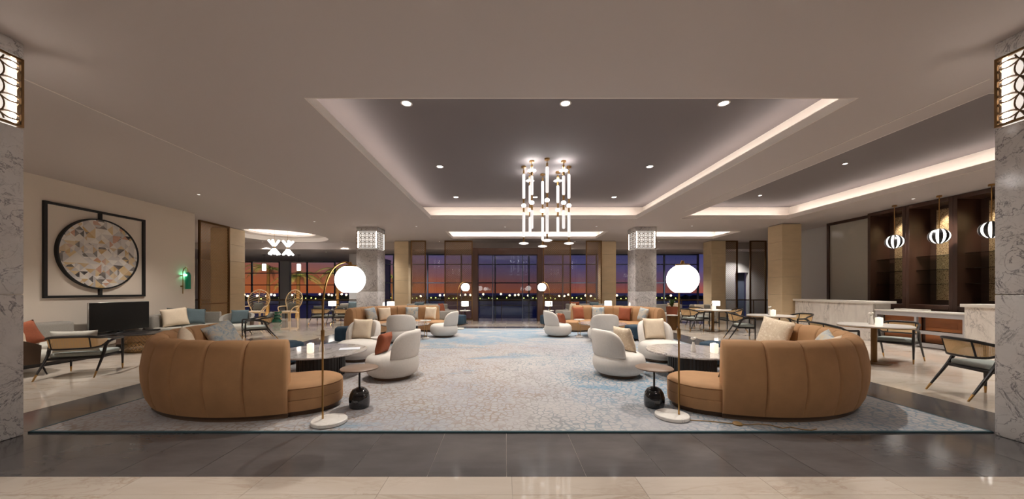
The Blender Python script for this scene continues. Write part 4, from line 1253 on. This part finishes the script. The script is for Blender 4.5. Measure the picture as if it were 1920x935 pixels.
# ================================================================== CANE CHAIRS (front = +y)
def bez(p, n):
    out = []
    m_ = len(p) - 1
    for k in range(n):
        q = k / (n - 1) * m_; i = min(int(q), m_ - 1); f = q - i
        p0, p1, p2, p3 = p[max(i - 1, 0)], p[i], p[i + 1], p[min(i + 2, m_)]
        out.append(tuple(0.5 * (2 * p1[j] + (p2[j] - p0[j]) * f + (2 * p0[j] - 5 * p1[j] + 4 * p2[j] - p3[j]) * f * f + (3 * p1[j] - p0[j] - 3 * p2[j] + p3[j]) * f ** 3) for j in range(3)))
    return out
def cane_chair(w, seat_z, arm_z, top_z, low_z, dep, brass=True):
    r = root('cane_chair')
    f, bk = dep * 0.46, -dep * 0.54
    half = [(w, f, arm_z), (w * 1.02, f - 0.2, arm_z + 0.005), (w * 1.0, bk + 0.25, arm_z + 0.05), (w * 0.93, bk + 0.10, top_z - 0.03), (w * 0.62, bk - 0.005, top_z)]
    pts = half + [(0, bk - 0.035, top_z + 0.005)] + [(-p[0], p[1], p[2]) for p in half[::-1]]
    crest = bez(pts, 49)
    g = G(); g.tube(crest, 0.020, 8); g.build('crest_rail', 'black_wood', r)
    hl = [(w * 1.0, bk + 0.27, arm_z - 0.01), (w * 0.92, bk + 0.14, low_z + 0.015), (w * 0.6, bk + 0.045, low_z)]
    lp = hl + [(0, bk + 0.015, low_z)] + [(-p[0], p[1], p[2]) for p in hl[::-1]]
    low = bez(lp, 25)
    g = G(); g.tube(low, 0.015, 8); g.build('lower_rail', 'black_wood', r)
    # cane between the rails
    cpart = [c for c in crest if c[1] < bk + 0.26]
    def at(curve, u):
        q = u * (len(curve) - 1); i = min(int(q), len(curve) - 2); fr = q - i
        return Vector(curve[i]).lerp(Vector(curve[i + 1]), fr)
    third = ((0.0, 0.30), (0.30, 0.70), (0.70, 1.0))
    for a0, a1 in third:
        g = G(); g.grid(lambda u, v: at(low, a0 + (a1 - a0) * u).lerp(at(cpart, a0 + (a1 - a0) * u), v), 11, 4); g.build('cane_panel', 'cane', r)
    for u in (0.30, 0.70):
        g = G(); g.tube([at(low, u), at(cpart, u)], 0.010, 6); g.build('back_post', 'black_wood', r)
    # seat
    g = G(); g.box(-w * 0.96, bk + 0.12, seat_z - 0.085, w * 0.96, f + 0.01, seat_z - 0.045, 0.01, 2); g.build('seat_frame', 'black_wood', r)
    g = G(); g.box(-w * 0.92, bk + 0.14, seat_z - 0.05, w * 0.92, f, seat_z + 0.025, 0.03, 3); g.build('seat_cushion', 'fabric_bluegrey', r, sharp=60)
    for sx in (-1, 1):
        q = [(sx * w * 1.0, f, 0.0), (sx * w * 1.0, f, seat_z), (sx * w * 1.0, f, arm_z)]
        k = 0.09
        g = G(); g.tube([(q[0][0], q[0][1], k if brass else 0)] + q[1:], [0.013, 0.022, 0.018], 8); l = g.build('leg', 'black_wood', r)
        if brass:
            g = G(); g.tube([(q[0][0], q[0][1], 0), (q[0][0], q[0][1], k)], [0.010, 0.0145], 8); g.build('leg_tip', 'brass', l)
        e0, e1, e2, e3 = Vector((sx * w * 1.03, bk - 0.10, 0)), Vector((sx * w * 0.99, bk + 0.15, seat_z - 0.03)), Vector((sx * w * 1.0, bk + 0.24, arm_z - 0.05)), Vector((sx * w * 1.01, f - 0.18, arm_z + 0.0))
        tip = e0.lerp(e1, k / (seat_z - 0.03))
        pth = bez([tuple(tip if brass else e0), tuple(e1), tuple(e2), tuple(e3)], 14)
        g = G(); g.tube(pth, [0.013 + 0.010 * min(1, i / 6) - 0.006 * max(0, (i - 9) / 4) for i in range(14)], 8); l = g.build('leg', 'black_wood', r)
        if brass:
            g = G(); g.tube([e0, tip], [0.010, 0.0145], 8); g.build('leg_tip', 'brass', l)
    return r
dining = lambda: cane_chair(0.275, 0.44, 0.64, 0.76, 0.54, 0.54)
lounge = lambda: cane_chair(0.33, 0.36, 0.56, 0.655, 0.46, 0.66)
for x, y, rz, lab in ((6.27, 4.54, -104, 'black cane-back dining chair nearest, half behind the right marble column'),
                      (6.42, 6.80, -100, 'black cane-back dining chair behind the right camel sofa, left of its table'),
                      (7.82, 6.92, 118, 'black cane-back dining chair right of the nearest dining table'),
                      (6.62, 9.70, -112, 'black cane-back dining chair left of the middle dining table'),
                      (7.95, 9.45, 95, 'black cane-back dining chair right of the middle dining table'),
                      (6.42, 11.95, -70, 'black cane-back dining chair left of the farthest dining table'),
                      (7.78, 11.95, 84, 'black cane-back dining chair right of the farthest dining table'),
                      (7.1, 12.75, 180, 'black cane-back dining chair behind the farthest dining table')):
    spawn('dining', dining, (x, y, 0), R(rz), lab, 'chair', 'cane dining chairs')
for x, y, rz, lab in ((-7.09, 5.85, 23, 'black cane-back lounge chair seen from behind, facing the television'),
                      (-7.12, 9.95, 133, 'black cane-back lounge chair with slate cushion beyond the near left sofa'),
                      (-7.55, 14.3, 4, 'black cane-back lounge chair by the far table lamp, left of the pair'),
                      (-6.62, 14.3, -4, 'black cane-back lounge chair by the far table lamp, right of the pair')):
    spawn('lounge', lounge, (x, y, 0), R(rz), lab, 'armchair', 'cane lounge chairs')
cushion(-7.02, 5.68, 0.39, 113, 'grey back cushion rising over the near cane lounge chair', 'fabric_light', 0.56, 0.36, 0.14, 8)
cushion(-6.98, 10.10, 0.39, 223, 'slate cushion in the cane lounge chair beyond the sofa', 'cushion_slate', 0.46, 0.42, 0.13, 26)
cushion(-7.55, 14.1, 0.39, 94, 'slate cushion in the left chair of the far cane pair', 'cushion_slate', 0.44, 0.40, 0.12, 10)
cushion(-6.6, 14.1, 0.39, 86, 'slate cushion in the right chair of the far cane pair', 'cushion_slate', 0.44, 0.40, 0.12, 10)

# ---- dining tables
def dining_table():
    r = root('dining_table')
    g = G(); pts = []
    for k in range(64):
        a = 2 * math.pi * k / 64; c_, s_ = math.cos(a), math.sin(a); n_ = 3.2
        q = 0.52 / (abs(c_) ** n_ + abs(s_) ** n_) ** (1 / n_); pts.append((q * c_, q * s_))
    g.poly(pts, 0.715, 0.735); g.build('top', 'counter_top', r)
    g = G(); g.poly([(p[0] * 0.985, p[1] * 0.985) for p in pts], 0.70, 0.715); g.build('rim', 'brass', r)
    g = G(); g.lathe([(0.05, 0.02), (0.045, 0.06), (0.045, 0.70)], 16); g.build('column', 'bronze', r)
    g = G(); g.lathe([(0.24, 0.0), (0.24, 0.014), (0.05, 0.024)], 36); g.build('foot_plate', 'bronze', r)
    return r
for y, n_ in ((6.7, 'nearest'), (9.3, 'middle'), (11.9, 'farthest')):
    spawn('dtable', dining_table, (7.13, y, 0), R(45), 'pale topped square dining table on bronze column, %s of the row' % n_, 'dining table', 'dining tables along the bar')
    spawn('candle', candle, (7.10, y - 0.12, 0.735), 0.4, 'glowing alabaster candle block on the %s dining table' % n_, 'candle holder', 'candle blocks on the dining tables')
    spawn('vase', vase, (7.16, y + 0.08, 0.735), 0, 'white bud vase behind the candle on the %s dining table' % n_, 'vase', 'bud vases on the dining tables')

# ================================================================== LEFT LOUNGE
def banquette(y0, y1, lab, near_end):
    r = root('banquette', (-9.64, (y0 + y1) / 2, 0)); tag(r, lab, 'sofa', 'grey wall banquettes')
    h = (y1 - y0) / 2
    g = G(); g.box(0.05, -h + 0.03, 0.0, 1.12, h - 0.03, 0.07); g.build('plinth', 'black_wood', r)
    g = G(); g.box(0.02, -h, 0.07, 1.18, h, 0.24, 0.02, 2); g.build('base', 'fabric_grey', r)
    n = max(1, round((y1 - y0) / 1.3)); dy = (y1 - y0) / n
    for k in range(n):
        g = G(); g.box(0.25, -h + k * dy + 0.005, 0.24, 1.20, -h + (k + 1) * dy - 0.005, 0.40, 0.04, 3); g.build('seat_cushion', 'fabric_light', r, sharp=60)
        g = G(); g.box(0.02, -h + k * dy + 0.005, 0.24, 0.30, -h + (k + 1) * dy - 0.005, 0.74, 0.07, 4); g.build('back_cushion', 'fabric_grey', r, sharp=60)
    return r
banquette(4.6, 7.55, 'grey wall banquette below the left part of the round art', True)
b2_ = banquette(9.2, 10.76, 'grey wall banquette under the green sconce', False)
g = G(); g.box(0.02, 0.70, 0.24, 0.85, 0.79, 0.74, 0.03, 3); g.build('arm_panel', 'fabric_grey', b2_, sharp=60)
cushion(-9.02, 9.52, 0.40, -38, 'large cream cushion on the banquette right of the television', 'cushion_cream', 0.56, 0.5, 0.16, 12, 6)
cushion(-9.05, 10.12, 0.40, -30, 'blue-grey cushion behind the cream one on the banquette', 'cushion_teal', 0.48, 0.46, 0.15, 12, -6)
cushion(-9.22, 9.78, 0.40, -10, 'dark green-grey cushion peeking out behind the cream banquette cushion', 'cushion_slate', 0.5, 0.52, 0.12, 6)

def shell_chair():
    r = root('shell_armchair')
    def shell(off, mat, nm, z_lo):
        g = G()
        def fn(u, v):
            ph = -90 + (u - 0.5) * 2 * 118; t_ = abs(u - 0.5) * 2
            top = 0.50 + (0.72 - 0.50) * (1 - t_ ** 2.2)
            rr = (0.36 + 0.03 * v) + off
            q = 1.0 if t_ < 0.7 else 1.0
            z = z_lo + (top - z_lo) * v
            return (rr * 1.02 * math.cos(R(ph)) * q, rr * 0.98 * math.sin(R(ph)) + 0.02, z)
        return g, fn
    g, fo = shell(0.03, None, None, 0.20); _, fi = shell(-0.05, None, None, 0.30)
    a = g.grid(fo, 33, 8); g.grid(lambda u, v: fo(u, 0) if v < 0.5 else (fo(u, 0)[0] * 0.55, fo(u, 0)[1] * 0.55, 0.19), 33, 2)
    g.build('outer_shell', 'leather_brown', r, sharp=60)
    g = G(); g.grid(fi, 33, 8); g.grid(lambda u, v: fi(u, 1) if v < 0.5 else fo(u, 1), 33, 2)
    for uu in (0.0, 1.0): g.grid(lambda u, v: fi(uu, u) if v < 0.5 else fo(uu, u), 8, 2)
    g.build('inner_back', 'fabric_grey', r, sharp=60)
    g = G(); g.lathe([(0.2, 0.19), (0.36, 0.20), (0.375, 0.24), (0.37, 0.33), (0.33, 0.37), (0.15, 0.385), (0.01, 0.387)], 36); g.build('seat_cushion', 'fabric_light', r, sharp=60)
    for sx in (-1, 1):
        for sy in (-1, 1):
            g = G(); g.tube([(sx * 0.29, sy * 0.27, 0), (sx * 0.22, sy * 0.2, 0.22)], [0.009, 0.014], 8); g.build('leg', 'black_wood', r)
    return r
spawn('shell', shell_chair, (-8.02, 5.72, 0), R(-35), 'brown shelled armchair with rust cushion half behind the left marble column', 'armchair', 'brown shelled armchairs')
spawn('shell', shell_chair, (-8.1, 10.5, 0), R(200), 'brown shelled armchair with teal cushion beyond the near left sofa', 'armchair', 'brown shelled armchairs')
cushion(-8.1, 5.90, 0.39, -20, 'rust cushion in the brown shelled armchair by the column', 'cushion_rust', 0.44, 0.42, 0.14, 16, 18)
cushion(-8.02, 5.66, 0.39, 10, 'cream patterned cushion in the brown shelled armchair by the column', 'cushion_pattern', 0.38, 0.36, 0.13, 22, -10)
cushion(-8.15, 10.63, 0.39, -70, 'teal cushion in the brown shelled armchair beyond the sofa', 'cushion_teal', 0.46, 0.42, 0.13, 12)
# low round table with lattice drum
lt = root('lattice_table', (-8.36, 8.02, 0)); tag(lt, 'low dark round table on bronze lattice drum before the television', 'coffee table')
g = G(); g.lathe([(0.43, 0.395), (0.45, 0.40), (0.45, 0.415), (0.43, 0.42), (0.001, 0.42)], 48); g.build('top', 'black_wood', lt)
g = G(); g.lathe([(0.31, 0.03), (0.31, 0.395)], 40, cap=False); g.build('lattice_drum', 'lattice_drum', lt)
g = G(); g.lathe([(0.315, 0.0), (0.315, 0.03)], 40); g.build('foot_ring', 'bronze', lt)

# ---- peacock chairs
def peacock():
    r = root('peacock_chair')
    def hoop(t_):
        a = math.pi * t_
        return (0.46 * math.cos(a), -0.24 - 0.10 * math.sin(a), 0.92 + 0.50 * math.sin(a))
    path = bez([(0.20, -0.10, 0.40), (0.34, -0.18, 0.62), (0.44, -0.23, 0.80)], 6)[:-1] + [hoop(k / 20) for k in range(21)] + bez([(-0.20, -0.10, 0.40), (-0.34, -0.18, 0.62), (-0.44, -0.23, 0.80)], 6)[:-1][::-1]
    g = G(); g.tube(path, 0.020, 8); g.build('hoop', 'rattan', r)
    g = G(); g.tube([(0, -0.12, 0.42), (0, -0.22, 0.85), (0, -0.34, 1.41)], 0.014, 8); g.build('spine', 'rattan', r)
    for k in range(11):
        z0 = 0.50 + k * 0.075
        for sx in (-1, 1):
            zi = z0 + 0.13
            # outer end on the hoop
            wz = 0.23 + (zi - 0.42) * 0.55 if zi < 0.86 else (0.46 * math.sqrt(max(0.0, 1 - ((zi - 0.92) / 0.5) ** 2)) if zi > 0.92 else 0.46)
            if zi > 1.38: continue
            yo = -0.12 - 0.22 * (zi - 0.42)
            g = G(); g.tube([(0, -0.13 - 0.21 * (z0 - 0.42), z0), (sx * wz * 0.6, yo - 0.01, z0 + 0.05), (sx * wz, yo, zi)], 0.0075, 5); g.build('rib', 'rattan', r)
    for sx in (-1, 1):
        g = G(); g.tube(bez([(sx * 0.36, -0.20, 0.66), (sx * 0.42, 0.02, 0.66), (sx * 0.42, 0.20, 0.63), (sx * 0.36, 0.27, 0.52), (sx * 0.27, 0.27, 0.38), (sx * 0.26, 0.27, 0.0)], 24), 0.022, 8); g.build('arm', 'rattan', r)
        for yy in (0.26, -0.2):
            for dx in (-0.03, 0.03):
                g = G(); g.tube([(sx * 0.25 + dx, yy, 0), (sx * 0.25 + dx, yy, 0.38)], 0.015, 8); g.build('leg', 'rattan', r)
    g = G(); g.box(-0.29, -0.24, 0.35, 0.29, 0.29, 0.39, 0.015, 2); g.build('seat', 'rattan', r)
    g = G(); g.box(-0.26, -0.20, 0.39, 0.26, 0.27, 0.45, 0.025, 3); g.build('seat_cushion', 'cushion_cream', r, sharp=60)
    return r
for x, y, rz, n_ in ((-11.55, 16.1, 192, 'left'), (-10.0, 16.1, 168, 'right')):
    spawn('peacock', peacock, (x, y, 0), R(rz), 'tall rattan peacock chair before the windows, %s of the pair' % n_, 'chair', 'rattan peacock chairs')
    cushion(x + (0.0), y + 0.10, 0.46, -90 + (rz - 180), 'slate cushion in the %s rattan peacock chair' % n_, 'cushion_slate', 0.42, 0.38, 0.12, 14)
g = G(); g.lathe([(0.20, 0.0), (0.21, 0.015), (0.21, 0.05), (0.15, 0.13), (0.135, 0.17), (0.20, 0.225), (0.21, 0.24), (0.20, 0.255), (0.135, 0.31), (0.15, 0.35), (0.21, 0.42), (0.21, 0.46), (0.20, 0.47), (0.001, 0.47)], 36)
one(g, 'ceramic_stool', 'green_ceramic', 'glossy green ceramic stool between the rattan peacock chairs', 'stool', loc=(-10.05, 15.25, 0))

# ================================================================== FAR SEATING, LAMPS
def lamp_table():
    r = root('lamp_table')
    g = G(); g.lathe([(0.22, 0.525), (0.23, 0.53), (0.23, 0.545), (0.22, 0.55), (0.001, 0.55)], 30); g.build('top', 'lamp_marble', r)
    g = G(); g.lathe([(0.02, 0.02), (0.02, 0.525)], 10); g.build('stem', 'black_metal', r)
    g = G(); g.lathe([(0.15, 0.0), (0.15, 0.015), (0.03, 0.03)], 24); g.build('base', 'black_metal', r)
    return r
def table_lamp():
    r = root('table_lamp')
    g = G(); g.lathe([(0.08, 0.0), (0.085, 0.01), (0.05, 0.04), (0.025, 0.09), (0.03, 0.14), (0.012, 0.19)], 18); g.build('base', 'black_metal', r)
    g = G(); g.lathe([(0.145, 0.18), (0.15, 0.19), (0.15, 0.37), (0.145, 0.38)], 28); g.build('shade', 'lamp_glow', r)
    return r
for x, y, n_ in ((-1.70, 14.7, 'left of the wooden portal'), (1.85, 14.7, 'right of the wooden portal'), (-7.45, 14.95, 'behind the far cane chairs'),
                 (4.55, 15.3, 'before the limestone pillar right of the portal'), (9.25, 15.2, 'before the far right limestone pillar'), (6.9, 16.2, 'behind the far grey sofas'), (-4.75, 14.4, 'beside the far left marble column')):
    spawn('lamptable', lamp_table, (x, y, 0), 0, 'small round white lamp table ' + n_, 'side table', 'round lamp tables')
    spawn('tlamp', table_lamp, (x, y, 0.55), 0, 'white drum table lamp ' + n_, 'table lamp', 'white drum table lamps')
def grey_sofa(w, mat='fabric_grey'):
    r = root('lounge_sofa')
    g = G(); g.box(-w / 2, -0.38, 0.10, w / 2, 0.38, 0.26, 0.03, 2); g.build('base', mat, r)
    n = max(1, round(w / 0.75)); dx = (w - 0.2) / n
    for k in range(n):
        a = -w / 2 + 0.1 + k * dx
        g = G(); g.box(a + 0.004, -0.22, 0.26, a + dx - 0.004, 0.40, 0.42, 0.04, 3); g.build('seat_cushion', 'fabric_light', r, sharp=60)
    g = G(); g.box(-w / 2, -0.40, 0.20, w / 2, -0.22, 0.78, 0.06, 3); g.build('backrest', mat, r, sharp=60)
    for sx in (-1, 1):
        g = G(); g.box(sx * w / 2 - 0.06, -0.36, 0.20, sx * w / 2 + 0.06, 0.36, 0.56, 0.05, 3); g.build('armrest', mat, r, sharp=60)
        for yy in (-0.32, 0.32):
            g = G(); g.tube([(sx * (w / 2 - 0.08), yy, 0), (sx * (w / 2 - 0.08), yy, 0.11)], 0.016, 8); g.build('leg', 'black_wood', r)
    return r
for key, w, x, y, rz, lab, grp in (('s1', 0.85, -2.45, 14.6, -100, 'pale grey armchair with rust cushion left of the portal', 'far grey armchairs'),
                     ('s1', 0.85, 2.6, 14.6, 100, 'pale grey armchair with cream cushion right of the portal', 'far grey armchairs'),
                     ('s2', 1.9, 3.75, 15.75, 180, 'grey sofa behind the far right camel sofa', 'far grey sofas'),
                     ('s2', 1.9, -3.6, 15.75, 180, 'grey sofa behind the far left camel sofa', 'far grey sofas'),
                     ('s2', 1.9, 7.0, 15.3, 180, 'grey sofa beyond the dining tables, beside the clay planter', 'far grey sofas'),
                     ('s1', 0.85, 8.55, 15.0, 170, 'grey armchair beside the far right lamp', 'far grey armchairs'),
                     ('s2', 1.9, -6.9, 16.2, 180, 'grey sofa facing the far cane chairs', 'far grey sofas')):
    spawn(key, lambda: grey_sofa(w), (x, y, 0), R(rz), lab, 'sofa' if w > 1 else 'armchair', grp)
FZ = 0.43
cushion(-2.62, 14.6, FZ, -15, 'rust cushion in the armchair left of the portal', 'cushion_rust', 0.44, 0.44, 0.14, 14)
cushion(2.78, 14.6, FZ, 195, 'cream cushion in the armchair right of the portal', 'cushion_cream', 0.44, 0.44, 0.14, 14)
cushion(3.2, 15.88, FZ, -90, 'rust cushion on the grey sofa right of the portal', 'cushion_rust', 0.46, 0.46, 0.14, 12)
cushion(4.1, 15.88, FZ, -90, 'teal cushion on the grey sofa right of the portal', 'cushion_teal', 0.44, 0.44, 0.14, 12)
cushion(-3.95, 15.88, FZ, -90, 'teal cushion on the grey sofa left of the portal', 'cushion_teal', 0.44, 0.44, 0.14, 12)
cushion(6.5, 15.43, FZ, -90, 'slate cushion on the grey sofa beyond the dining tables', 'cushion_slate', 0.48, 0.44, 0.14, 12)
cushion(7.5, 15.43, FZ, -90, 'beige cushion on the grey sofa beyond the dining tables', 'cushion_cream', 0.50, 0.42, 0.14, 12)
cushion(8.5, 15.13, FZ, -100, 'beige cushion in the armchair beside the far right lamp', 'cushion_cream', 0.40, 0.36, 0.14, 12)
cushion(-7.2, 16.33, FZ, -90, 'teal cushion on the sofa facing the far cane chairs', 'cushion_teal', 0.44, 0.44, 0.14, 12)
# bronze drum table
dr = root('drum_table', (5.95, 12.3, 0)); tag(dr, 'fluted bronze drum table with pale top behind the far right camel sofa', 'side table')
g = G(); g.lathe([(0.17, 0.0), (0.17, 0.5)], 96, mod=lambda rr, a, k: rr - 0.008 * (0.5 + 0.5 * math.cos(24 * a))); g.build('drum', 'bronze', dr)
g = G(); g.lathe([(0.20, 0.5), (0.205, 0.505), (0.205, 0.525), (0.20, 0.53)], 36); g.build('top', 'lamp_marble', dr)
# planter
pl = root('planter', (6.55, 13.6, 0)); tag(pl, 'tall clay planter with leafy green plant beyond the dining tables', 'planter')
g = G(); g.lathe([(0.14, 0.0), (0.16, 0.02), (0.21, 0.72), (0.215, 0.76), (0.19, 0.76), (0.18, 0.72)], 28); g.build('pot', 'terracotta', pl)
rng = random.Random(3)
for k in range(26):
    a = rng.uniform(0, 6.28); h = rng.uniform(0.12, 0.34); rr = rng.uniform(0.06, 0.24); w = rng.uniform(0.03, 0.05)
    g = G(); d = Vector((math.cos(a), math.sin(a), 0)); s_ = Vector((-math.sin(a), math.cos(a), 0))
    def lf(u, v):
        p = d * (rr * u ** 1.3) + Vector((0, 0, 0.72 + h * math.sin(u * 1.9)))
        return p + s_ * (w * math.sin(math.pi * min(1, 0.08 + u * 0.92)) * (v * 2 - 1)) + Vector((0, 0, 0.012 * abs(v * 2 - 1)))
    g.grid(lf, 7, 3); g.build('leaf', 'leaf', pl)

# ================================================================== OUTSIDE
g = G(); g.box(-900, 26, -6.3, 900, 900, -6.0); struct(g.build('sea', 'sea_water'), 'dark sea at dusk')
g = G(); g.box(-60, 25.4, -6.2, 40, 36, -4.6); struct(g.build('ground_terrace', 'deck_dark'), 'dark terrace outside')
rng = random.Random(11)
g = G()
N = 400
def shore(u, v):
    x = -560 + 1120 * u; k = int(u * (N - 1))
    return (x, 236 + 8 * (v > 0.5), -6.0 if v in (0, 1) else 0)
tops = [(-2.9 + 1.6 * rng.random() ** 2 + 0.5 * math.sin(k * 0.13)) for k in range(N)]
g.grid(lambda u, v: (-560 + 1120 * u, 236 + (0 if v < 0.34 else 4 if v < 0.67 else 14), -6.0 if v < 0.34 or v > 0.67 else tops[int(round(u * (N - 1)))]), N, 3)
o = g.build('treeline', 'shore_dark', sharp=180); tag(o, 'dark tree line on the far shore', 'trees', kind='stuff')
g1 = G(); g1.sphere((0, 0, 0), 0.7, 8, 6); lm = g1.mesh('shore_lamp', 'city_glow')
g1 = G(); g1.sphere((0, 0, 0), 0.45, 8, 6); lm2 = g1.mesh('shore_lamp', 'city_glow_yellow')
for k in range(110):
    x = -210 + 330 * (k + 0.4 * rng.random()) / 110
    hi = rng.random() < 0.55
    o = link('shore_lamp', lm if hi else lm2)
    o.location = (x, 234, (-2.6 + 1.5 * rng.random()) if hi else (-3.6 - 0.7 * rng.random()))
    tag(o, 'bright warm harbour lamp above the far tree line' if hi else 'small yellow lamp low on the far shore', 'lamp', 'warm harbour lamps' if hi else 'yellow shore lamps')

# palms on the terrace
def palm(x, y, h, rad, nf, lab, seed):
    r = root('palm_tree', (x, y, -4.6)); tag(r, lab, 'palm tree', 'palms outside the windows')
    rg = random.Random(seed); H = h + 4.6
    g = G(); pts = [(0.25 * math.sin(k / 9 * 1.4), 0, H * k / 9) for k in range(10)]
    g.tube(pts, [0.20 - 0.08 * k / 9 + 0.012 * (k % 2) for k in range(10)], 10); g.build('trunk', 'palm_bark', r)
    top = Vector(pts[-1])
    for k in range(nf):
        a = 2 * math.pi * k / nf + rg.uniform(-0.2, 0.2); L = rad * rg.uniform(0.8, 1.15); up = rg.uniform(0.15, 1.0)
        d = Vector((math.cos(a), math.sin(a), 0)); g = G()
        def sp(u): return top + d * (L * u) + Vector((0, 0, L * (up * u - (0.75 + 0.3 * up) * u * u)))
        g.tube([sp(q / 8) for q in range(9)], [0.022 - 0.002 * q for q in range(9)], 4)
        side = Vector((-math.sin(a), math.cos(a), 0))
        for q in range(2, 26):
            u = q / 26; p = sp(u); tg = (sp(u + 0.02) - p).normalized()
            ll = 0.55 * rad * 0.5 * math.sin(math.pi * (0.12 + 0.84 * u))
            for s_ in (-1, 1):
                tip = p + (side * s_ * 0.8 + tg * 0.7 + Vector((0, 0, -0.35))).normalized() * ll
                w = tg * 0.024
                vs = [g.bm.verts.new(p - w), g.bm.verts.new(p + w), g.bm.verts.new(tip)]
                g.face(vs)
        g.build('frond', 'palm_leaf', r, sharp=180)
    ld = bpy.data.lights.new('palm_uplight', 'SPOT'); ld.energy = 12000; ld.spot_size = R(70); ld.spot_blend = 0.6; ld.color = (1, 0.72, 0.36); ld.shadow_soft_size = 0.1
    lo = bpy.data.objects.new('palm_uplight', ld); COL.objects.link(lo); lo.parent = r; lo.location = (0.5, -0.9, 0.3); lo.rotation_euler = (R(172), 0, 0)
palm(-16.7, 27.6, 2.5, 2.0, 15, 'lit palm tree outside the window behind the right peacock chair', 1)
palm(-16.1, 32.9, 3.3, 2.2, 14, 'lit palm tree outside the window beside the white pier', 2)
palm(-22.7, 32.9, 3.4, 2.2, 14, 'lit palm tree outside the leftmost window', 3)
palm(-9.4, 28.4, 2.4, 2.0, 14, 'palm tree outside the window beside the far left marble column', 4)
